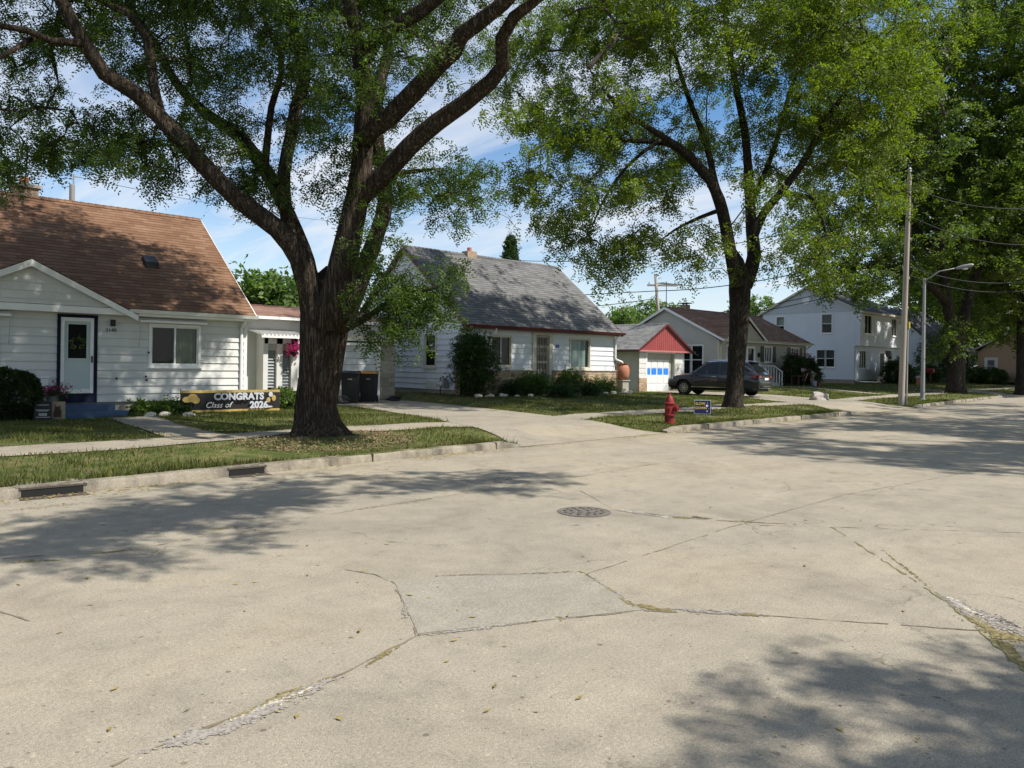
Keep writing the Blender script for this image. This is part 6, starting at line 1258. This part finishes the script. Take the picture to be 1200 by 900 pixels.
MB().box(-2.375, -2.345, -.26, .26, .80, .90).build('number_plate', TRIM, CAR, local=True); MB().box(-2.36, -2.33, -.55, .55, .93, .955).build('tailgate_strip', CHROME, CAR, local=True); MB().box(-2.385, -2.30, -.72, .72, .44, .56).build('bumper_valance', BLACK, CAR, local=True, bevel=.02); MB().box(-2.39, -2.36, -.45, .45, .50, .53).build('bumper_strip', CHROME, CAR, local=True)
MB().box(2.36, 2.415, -.45, .45, .48, .62).build('grille', BLACK, CAR, local=True, bevel=.015)
MB().box(-2.2, 2.2, -.72, .72, .26, .36).box(1.05, 1.8, -.7, .7, .3, .75).box(-1.7, -.95, -.7, .7, .3, .75).build('underbody', BLACK, CAR, local=True)
# ------------------------------------------------------------ poles, lamp, wires
bp = att(1056, 470, 33.2); bp.z = gzf(bp.x, bp.y); tpv = att(1066, 205, 33.2); ax_ = tpv-bp
PO = thing('utility_pole', bp, 'leaning weathered wooden utility pole on the right verge', 'utility pole')
MB().tube([bp-Vector((0, 0, .3)), bp, bp+ax_*.35, bp+ax_*.7, tpv], [.135, .13, .118, .10, .085], 16).build('pole', POLEW, PO, smooth=True, angle=60)
off = Vector((CR[0], CR[1], 0))*.17-Vector((CF[0], CF[1], 0))*.05
MB().tube([bp+off*1.15-Vector((0, 0, .1)), bp+off*.95+ax_*.2, bp+off*.8+ax_*.34], .045, 8).build('conduit', GALV, PO, smooth=True, angle=60); MB().tube([bp+off*.8+ax_*.34, bp+off*.72+ax_*.62, bp+off*.6+ax_*.95], .018, 6).build('riser_cable', BLACK, PO)
MB().lathe(tpv, [(.05, -.02), (.05, .12), (.09, .14), (.06, .2), (.09, .23), (.05, .3), (.02, .34)], 10).build('insulator', GALV, PO); mb = MB()
for f in (.42, .55, .72, .86): q = bp+ax_*f+off*.65; mb.lathe(q, [(.03, -.06), (.045, 0), (.03, .06)], 8)
mb.build('bracket', GALV, PO); q = bp+off*1.0+ax_*.345; MB().box(q.x-.05, q.x+.05, q.y-.05, q.y+.05, q.z-.15, q.z+.15).build('warning_tag', M('yellow_tag', (.5, .4, .05), .6), PO)
bl = att(1081, 465, 37.5); bl.z = gzf(bl.x, bl.y); tl = att(1083.5, 326, 37.5); ae = tl+Vector((.35, -1.3, .42)); LP = thing('street_lamp', bl, 'grey metal street lamp with arm over the road', 'street lamp')
MB().tube([bl-Vector((0, 0, .2)), bl, bl.lerp(tl, .5), tl], [.11, .105, .08, .06], 16).build('post', GALV, LP, smooth=True, angle=60); MB().lathe(bl-Vector((0, 0, .02)), [(.17, 0), (.17, .03), (.12, .06)], 16).build('base_plate', GALV, LP)
am = tl+Vector((.16, -.6, .3)); MB().tube([tl-Vector((0, 0, .1)), tl+Vector((.05, -.25, .02)), am, ae], [.04, .035, .03, .028], 8).build('arm', GALV, LP, smooth=True)
dv = (ae-am).normalized(); hd = MB(); e0, e1 = ae-dv*.05, ae+dv*.72
hd.tube([e0, e0+dv*.12, e0+dv*.35, e1-dv*.1, e1], [.045, .07, .10, .09, .04], 12); hd.build('lamp_head', GALV, LP, smooth=True); pl_ = e0+dv*.42; MB().lathe(pl_-Vector((0, 0, .17)), [(.0, -.0), (.1, .02), (.13, .08)], 12).build('lens', CLEARL, LP, smooth=True)
p0 = att(772, 372, 62); p1 = att(768, 322, 62); FP = thing('utility_pole', (p0.x, p0.y, .45), 'distant wooden utility pole with crossarm behind the roofs', 'utility pole'); MB().tube([(p0.x, p0.y, .3), p0, p1], [.17, .14, .11], 10).build('pole', POLEW, FP, smooth=True)
q = p1-Vector((0, 0, .85)); MB().box(-1.2, 1.2, -.06, .06, -.07, .07).build('crossarm', POLEW, FP, local=True); bpy.data.objects['crossarm'].location = (q-Vector((p0.x, p0.y, .45))+Vector((CR[0], CR[1], 0))*.55); bpy.data.objects['crossarm'].rotation_euler = (0, 0, TH-math.pi/2)
mb = MB()
for s in (-.5, .1, .9, 1.6): c_ = q+Vector((CR[0], CR[1], 0))*s; mb.lathe(c_+Vector((0, 0, .07)), [(.03, 0), (.05, .1), (.03, .2)], 8)
mb.build('insulator', GALV, FP)
def wire(a, b, sag, label, r=.014, group='overhead wires'):
    a, b = Vector(a), Vector(b); pts = [a.lerp(b, t/24)-Vector((0, 0, sag*4*(t/24)*(1-t/24))) for t in range(25)]; return tag(MB().tube(pts, r, 5, cap=False).build('overhead_wire', BLACK, smooth=True), label, 'wire', group)
A_ = att(690, 349, 58); B_ = att(768, 341, 62)
wire(att(560, 352, 56), att(768, 341, 62), .0, 'thick dark wire from the grey roof to the far pole', .034); wire(att(768, 341, 62), att(1060, 288, 45), .6, 'thick dark wire from the far pole past the bright trunk to the right', .034); wire(att(600, 364, 56), att(766, 350, 62), .2, 'lower wire from the grey roof to the far pole', .028); wire(att(766, 350, 62), att(725, 380, 50), .1, 'slack service drop from the far pole to the red garage', .012)
wire(att(815, 372, 60), att(1058, 322, 40), .5, 'thin wire crossing above the dark brown roof', .026); wire(att(800, 369, 62), att(1055, 318, 41), .5, 'upper of two thin wires above the dark brown roof', .026); wire(att(560, 303, 56), att(705, 306, 58), .1, 'level wire touching the grey ridge', .024); wire(att(705, 306, 58), att(1056, 240, 42), .5, 'high wire from the grey ridge into the bright crown', .026)
wire(att(262, 320, 44), att(345, 328, 44), .05, 'short wire beside the brown roof behind the big trunk', .014); wire((5.86, 25.1, 6.9), att(420, 262, 46), .2, 'faint service wire from the brown roof mast', .008)
for y0, y1, x1, lab in ((218, 240, 1230, 'topmost wire from the leaning pole to the right'), (252, 285, 1230, 'second wire from the leaning pole to the right'), (312, 324, 1230, 'third wire from the leaning pole to the right'), (322, 335, 1230, 'lowest wire from the leaning pole to the right')): wire(att(1064, y0, 33.2), att(x1, y1, 36), .5, lab, .017)
wire(att(1061, 313, 33.2), att(960, 340, 44), .3, 'wire from the leaning pole to the two-storey house', .012)
# ------------------------------------------------------------ person bending over the bed
def skin_body(name, V, E, R, mat, parent, lvl=2):
    me = bpy.data.meshes.new(name); me.from_pydata(V, E, []); o = bpy.data.objects.new(name, me); COL.objects.link(o); o.modifiers.new('s', 'SKIN'); sv = me.skin_vertices[0].data
    for i, r_ in enumerate(R): sv[i].radius = (r_, r_) if not hasattr(r_, '__len__') else r_
    sv[0].use_root = True; m_ = o.modifiers.new('ss', 'SUBSURF'); m_.levels = lvl; m_.render_levels = lvl; bpy.context.view_layer.update()
    d = bpy.data.meshes.new_from_object(o.evaluated_get(bpy.context.evaluated_depsgraph_get())); bpy.data.objects.remove(o); d.materials.clear(); d.materials.append(mat)
    d.polygons.foreach_set('use_smooth', [True]*len(d.polygons)); d.name = name; r = bpy.data.objects.new(name, d); COL.objects.link(r); r.parent = parent; return r
SKIN = M('skin', (.42, .26, .19), .5, .06, 6, .05); SHIRT = M('black_shirt', (.012, .012, .014), .8, .2, 6, .2); SHORTS = M('grey_green_shorts', (.20, .20, .17), .8, .1, 6, .2); HAIR = M('grey_hair', (.33, .32, .30), .7, .2, 20, .3); SHOE = M('dark_shoe', (.03, .03, .035), .6, .1)
pp_ = att(952, 453, 50.5); PE = thing('person', gp(pp_.x, pp_.y), 'person in black top and grey shorts bending over the flower bed', 'person', rz=TH+math.pi/2)   # local +x = towards the left of the picture
V = [(0, 0, .86), (.18, 0, 1.0), (.36, 0, 1.08), (.47, 0, 1.08), (.56, 0, 1.04), (-.02, .11, .82), (.04, .12, .46), (-.02, .12, .09), (.14, .12, .03), (-.02, -.11, .82), (.06, -.12, .46), (0, -.12, .09), (.16, -.12, .03), (.40, .2, 1.05), (.43, .22, .77), (.50, .16, .52), (.53, .14, .44), (.40, -.2, 1.05), (.45, -.22, .78), (.54, -.15, .56), (.57, -.13, .48)]
E_ = [(0, 1), (1, 2), (2, 3), (3, 4), (0, 5), (5, 6), (6, 7), (7, 8), (0, 9), (9, 10), (10, 11), (11, 12), (2, 13), (13, 14), (14, 15), (15, 16), (2, 17), (17, 18), (18, 19), (19, 20)]
skin_body('body', V, E_, [.13, .12, .12, .055, .05, .09, .06, .04, .035, .09, .06, .04, .035, .055, .042, .033, .02, .055, .042, .033, .02], SKIN, PE)
skin_body('shirt', [(.02, 0, .90), (.18, 0, 1.015), (.36, 0, 1.09), (.43, 0, 1.09), (.40, .2, 1.06), (.43, .22, .82), (.40, -.2, 1.06), (.445, -.22, .82)], [(0, 1), (1, 2), (2, 3), (2, 4), (4, 5), (2, 6), (6, 7)], [(.17, .15), (.155, .145), .15, .08, .075, .065, .075, .065], SHIRT, PE)
skin_body('shorts', [(0, 0, .87), (-.02, .11, .78), (.03, .12, .50), (-.02, -.11, .78), (.05, -.12, .50)], [(0, 1), (1, 2), (0, 3), (3, 4)], [.16, .115, .10, .115, .10], SHORTS, PE)
hd = bmesh.new(); bmesh.ops.create_uvsphere(hd, u_segments=20, v_segments=14, radius=.11)
for v in hd.verts:
    p = v.co; f = 1.0
    if p.x > .07 and abs(p.y) < .02 and abs(p.z) < .03: p.x += .022
    p.z *= 1.22; p.y *= .86
me = bpy.data.meshes.new('head'); hd.to_mesh(me); hd.free(); me.materials.append(SKIN); me.polygons.foreach_set('use_smooth', [True]*len(me.polygons)); ho = bpy.data.objects.new('head', me); COL.objects.link(ho); ho.parent = PE; ho.location = (.65, 0, 1.02); ho.rotation_euler = (0, 1.0, 0)
hr = MB().lathe((0, 0, 0), [(.118, -.02), (.122, .03), (.10, .09), (.06, .13), (0, .145)], 18); hr = hr.build('hair', HAIR, ho, local=True, smooth=True); hr.location = (-.02, 0, .01)
for s in (1, -1):
    o = MB().lathe((.098, s*.038, .012), [(.0, -.012), (.012, 0), (0, .012)], 8).build('eye', BLACKM, ho, local=True); MB().lathe((0, s*.098, -.005), [(.0, -.03), (.022, 0), (0, .03)], 8).build('ear', SKIN, ho, local=True)
    bx0 = (.52 if s > 0 else .56); by0 = s*.145; bz0 = .45 if s > 0 else .49
    Vf = [(bx0, by0, bz0), (bx0+.02, by0, bz0-.07)]; Ef = [(0, 1)]; Rf = [.026, .03]
    for k in range(4): b_ = len(Vf); y_ = by0+(k-1.5)*.019; Vf += [(bx0+.028, y_, bz0-.10), (bx0+.034, y_, bz0-.135), (bx0+.03, y_, bz0-.16+.006*abs(k-1.5))]; Ef += [(1, b_), (b_, b_+1), (b_+1, b_+2)]; Rf += [.010, .009, .007]
    b_ = len(Vf); Vf += [(bx0+.045, by0-s*.03, bz0-.06), (bx0+.06, by0-s*.035, bz0-.09)]; Ef += [(0, b_), (b_, b_+1)]; Rf += [.011, .009]
    skin_body('hand', Vf, Ef, Rf, SKIN, PE, 1); MB().prism([(.0-.06, s*.12-.05, .0), (.22, s*.12-.045, .0), (.24, s*.12, .0), (.22, s*.12+.045, 0), (-.06, s*.12+.05, 0)], (0, 0, .09)).build('shoe', SHOE, PE, local=True, bevel=.02)
def lpt(x, y=0): c_ = Vector((pp_.x, pp_.y, 0))+Vector((-CR[0]*x+CF[0]*y, -CR[1]*x+CF[1]*y, 0)); return (c_.x, c_.y, gzf(c_.x, c_.y))
for (x, y, lab, m_, R1, h) in ((.05, -.5, 'pale blue-grey bucket at the feet of the bending person', M('blue_grey_bucket', (.32, .36, .42), .5), .14, .3), (-.3, -.3, 'rust red flower pot right of the bending person', M('rust_pot', (.26, .07, .04), .6), .15, .35)):
    c_ = lpt(x, y); r = thing('bucket' if x > 0 else 'flower_pot', c_, lab, 'bucket' if x > 0 else 'flower pot'); MB().lathe(c_, [(R1*.75, 0), (R1, h), (R1*1.08, h), (R1*1.08, h+.03), (R1*.92, h+.03), (R1*.85, h*.6)], 16).build('shell', m_, r, smooth=True, angle=40)
    if x < 0: P = np.array(c_)+NR.normal(0, 1, (80, 3))*np.array([.1, .1, .05])+np.array([0, 0, h+.08]); leaves('foliage', P, NR.normal(0, 1, (80, 3)), LEAFD, r, L=.1, pairs=2, ll=.06, lw=.04)
    else: MB().tube([Vector(c_)+Vector((-R1, 0, h)), Vector(c_)+Vector((-R1*.6, 0, h+.13)), Vector(c_)+Vector((R1*.6, 0, h+.13)), Vector(c_)+Vector((R1, 0, h))], .006, 4).build('handle', METAL, r)
c_ = Vector(lpt(1.0, -.1)); TB = thing('garden_table', c_, 'small dark garden table left of the bending person', 'table'); MB().box(c_.x-.45, c_.x+.45, c_.y-.3, c_.y+.3, c_.z+.62, c_.z+.67).build('tabletop', BR, TB)
for a in (-.38, .38):
    for b in (-.24, .24): MB().box(c_.x+a-.03, c_.x+a+.03, c_.y+b-.03, c_.y+b+.03, c_.z-.02, c_.z+.62).build('leg', BR, TB)
# ------------------------------------------------------------ bits in the gap between the poles
MC = att(1072, 447, 62); g0 = gzf(MC.x, MC.y); m1 = thing('motorcycle', (MC.x, MC.y, g0), 'dark parked motorcycle half seen between the pole and the lamp', 'motorcycle', rz=TH-math.pi/2)
for x in (-.68, .68): w_ = MB().lathe((x, 0, .32), [(.22, -.05), (.31, -.05), (.32, 0), (.31, .05), (.22, .05)], 24, ax='y').build('wheel', TYRE, m1, local=True); MB().lathe((x, 0, .32), [(.05, -.05), (.21, -.015), (.21, .015), (.05, .05)], 16, ax='y').build('rim', ALLOY, w_, local=True)
skin_body('frame', [(0, 0, .55), (-.4, 0, .6), (-.68, 0, .34), (.35, 0, .78), (.68, 0, .34), (.1, 0, .3)], [(0, 1), (1, 2), (0, 3), (3, 4), (0, 5)], [.13, .08, .04, .1, .035, .15], BLACKM, m1); MB().box(-.75, .05, -.12, .12, .72, .80).build('seat', BLACK, m1, local=True, bevel=.03); MB().tube([(.3, -.35, 1.05), (.42, -.1, .98), (.42, .1, .98), (.3, .35, 1.05)], .018, 6).build('handlebar', CHROME, m1, local=True); MB().lathe((.55, 0, .85), [(.0, -.1), (.09, -.05), (.1, .06), (0, .08)], 12, ax='x').build('headlamp', CLEARL, m1, local=True)
p = att(1078, 450, 61); OB = thing('planter', gp(p.x, p.y), 'orange planter box beside the parked motorcycle', 'planter'); g0 = gzf(p.x, p.y); MB().prism([(p.x-.22, p.y-.22, g0), (p.x+.22, p.y-.22, g0), (p.x+.22, p.y+.22, g0), (p.x-.22, p.y+.22, g0)], (0, 0, .62)).build('box', M('orange_clay', (.48, .2, .1), .7), OB, bevel=.02); MB().box(p.x-.25, p.x+.25, p.y-.25, p.y+.25, g0+.62, g0+.68).build('rim', TRIM, OB, bevel=.01)
p = att(1090, 450, 66); FG_ = thing('mailbox', gp(p.x, p.y), 'dark red mailbox on a post right of the lamp post', 'mailbox'); g0 = gzf(p.x, p.y); MB().box(p.x-.05, p.x+.05, p.y-.05, p.y+.05, g0-.05, g0+.95).build('post', BR, FG_)
MB().prism([(p.x-.18, p.y-.3, g0+.95), (p.x+.18, p.y-.3, g0+.95), (p.x+.18, p.y-.3, g0+1.2), (p.x+.1, p.y-.3, g0+1.33), (p.x-.1, p.y-.3, g0+1.33), (p.x-.18, p.y-.3, g0+1.2)], (0, .6, 0)).build('box', M('dark_red_enamel', (.2, .015, .02), .4), FG_)
# ------------------------------------------------------------ light, sky, camera
SUN_AZ = (.42, -.907); SUN_EL = math.radians(50)
w = bpy.data.worlds.new('World'); SC.world = w; w.use_nodes = True; nt = w.node_tree; nt.nodes.clear(); g = G(nt)
sky = g.n('ShaderNodeTexSky', sky_type='NISHITA'); sky.sun_disc = False; sky.sun_elevation = SUN_EL; sky.sun_rotation = math.atan2(SUN_AZ[0], SUN_AZ[1]); sky.air_density = 1.0; sky.dust_density = .1; sky.ozone_density = 1.6; sky.altitude = 200
tc = g.n('ShaderNodeTexCoord'); sp = g.n('ShaderNodeSeparateXYZ'); g.l(tc.outputs['Generated'], sp.inputs[0])
zz = g.math('MAXIMUM', g.math('ADD', sp.outputs[2], .12), .05); cx_ = g.math('DIVIDE', sp.outputs[0], zz); cy_ = g.math('DIVIDE', sp.outputs[1], zz); cb = g.n('ShaderNodeCombineXYZ'); g.l(cx_, cb.inputs[0]); g.l(cy_, cb.inputs[1])
mp = g.n('ShaderNodeMapping'); mp.inputs['Rotation'].default_value = (0, 0, .75); mp.inputs['Scale'].default_value = (1.5, .42, 1); g.l(cb.outputs[0], mp.inputs[0])
c1 = g.noise(mp.outputs[0], 1.5, 9, .6, .7); c2 = g.noise(cb.outputs[0], .35, 4, .5); cov = g.math('ADD', g.math('MULTIPLY', c1, .75), g.math('MULTIPLY', c2, .4))
cl = g.ramp(cov, [(.48, 0), (.60, .55), (.74, .95)]); hz = g.ramp(sp.outputs[2], [(.0, .93), (.05, .66), (.14, .32), (.34, .0)])
fac = g.math('MAXIMUM', cl, hz); hs = g.n('ShaderNodeHueSaturation'); hs.inputs['Saturation'].default_value = 1.3; hs.inputs['Value'].default_value = 1.4; g.l(sky.outputs[0], hs.inputs['Color']); col = g.mix(fac, hs.outputs[0], (7.8, 8.15, 8.7)); bg = g.n('ShaderNodeBackground'); g.l(col, bg.inputs['Color']); bg.inputs['Strength'].default_value = .085
o_ = g.n('ShaderNodeOutputWorld'); g.l(bg.outputs[0], o_.inputs['Surface'])
ld = bpy.data.lights.new('sun', 'SUN'); ld.energy = 5.0; ld.angle = math.radians(.53); ld.color = (1, .945, .86); lo = bpy.data.objects.new('sun', ld); COL.objects.link(lo)
sd = Vector((SUN_AZ[0]*math.cos(SUN_EL), SUN_AZ[1]*math.cos(SUN_EL), math.sin(SUN_EL))); lo.rotation_euler = sd.to_track_quat('Z', 'Y').to_euler(); lo.location = sd*60
cam = bpy.data.cameras.new('camera'); co = bpy.data.objects.new('camera', cam); COL.objects.link(co); SC.camera = co
Rv = Vector((CR[0], CR[1], 0)); Up = Vector((0, 0, 1)); Fv = Vector((CF[0], CF[1], 0)); X = Rv*math.cos(RO)+Up*math.sin(RO); Y = Up*math.cos(RO)-Rv*math.sin(RO); Z = -Fv
co.matrix_world = Matrix(((X.x, Y.x, Z.x, 0), (X.y, Y.y, Z.y, 0), (X.z, Y.z, Z.z, CZ), (0, 0, 0, 1)))
cam.sensor_width = 36; cam.lens = 36*FPX/1200; cam.shift_y = -(450-HY)/1200; cam.clip_start = .1; cam.clip_end = 2000
SC.view_settings.view_transform = 'Standard'; SC.view_settings.look = 'None'; SC.view_settings.exposure = .38; SC.view_settings.gamma = 1; SC.view_settings.use_curve_mapping = False
SC.render.engine = 'CYCLES'; SC.cycles.max_bounces = 6; SC.cycles.diffuse_bounces = 3; SC.cycles.transmission_bounces = 4; SC.cycles.glossy_bounces = 3; SC.cycles.transparent_max_bounces = 6; SC.cycles.use_denoising = True; SC.cycles.pixel_filter_width = 1.15; SC.cycles.caustics_reflective = False; SC.cycles.caustics_refractive = False
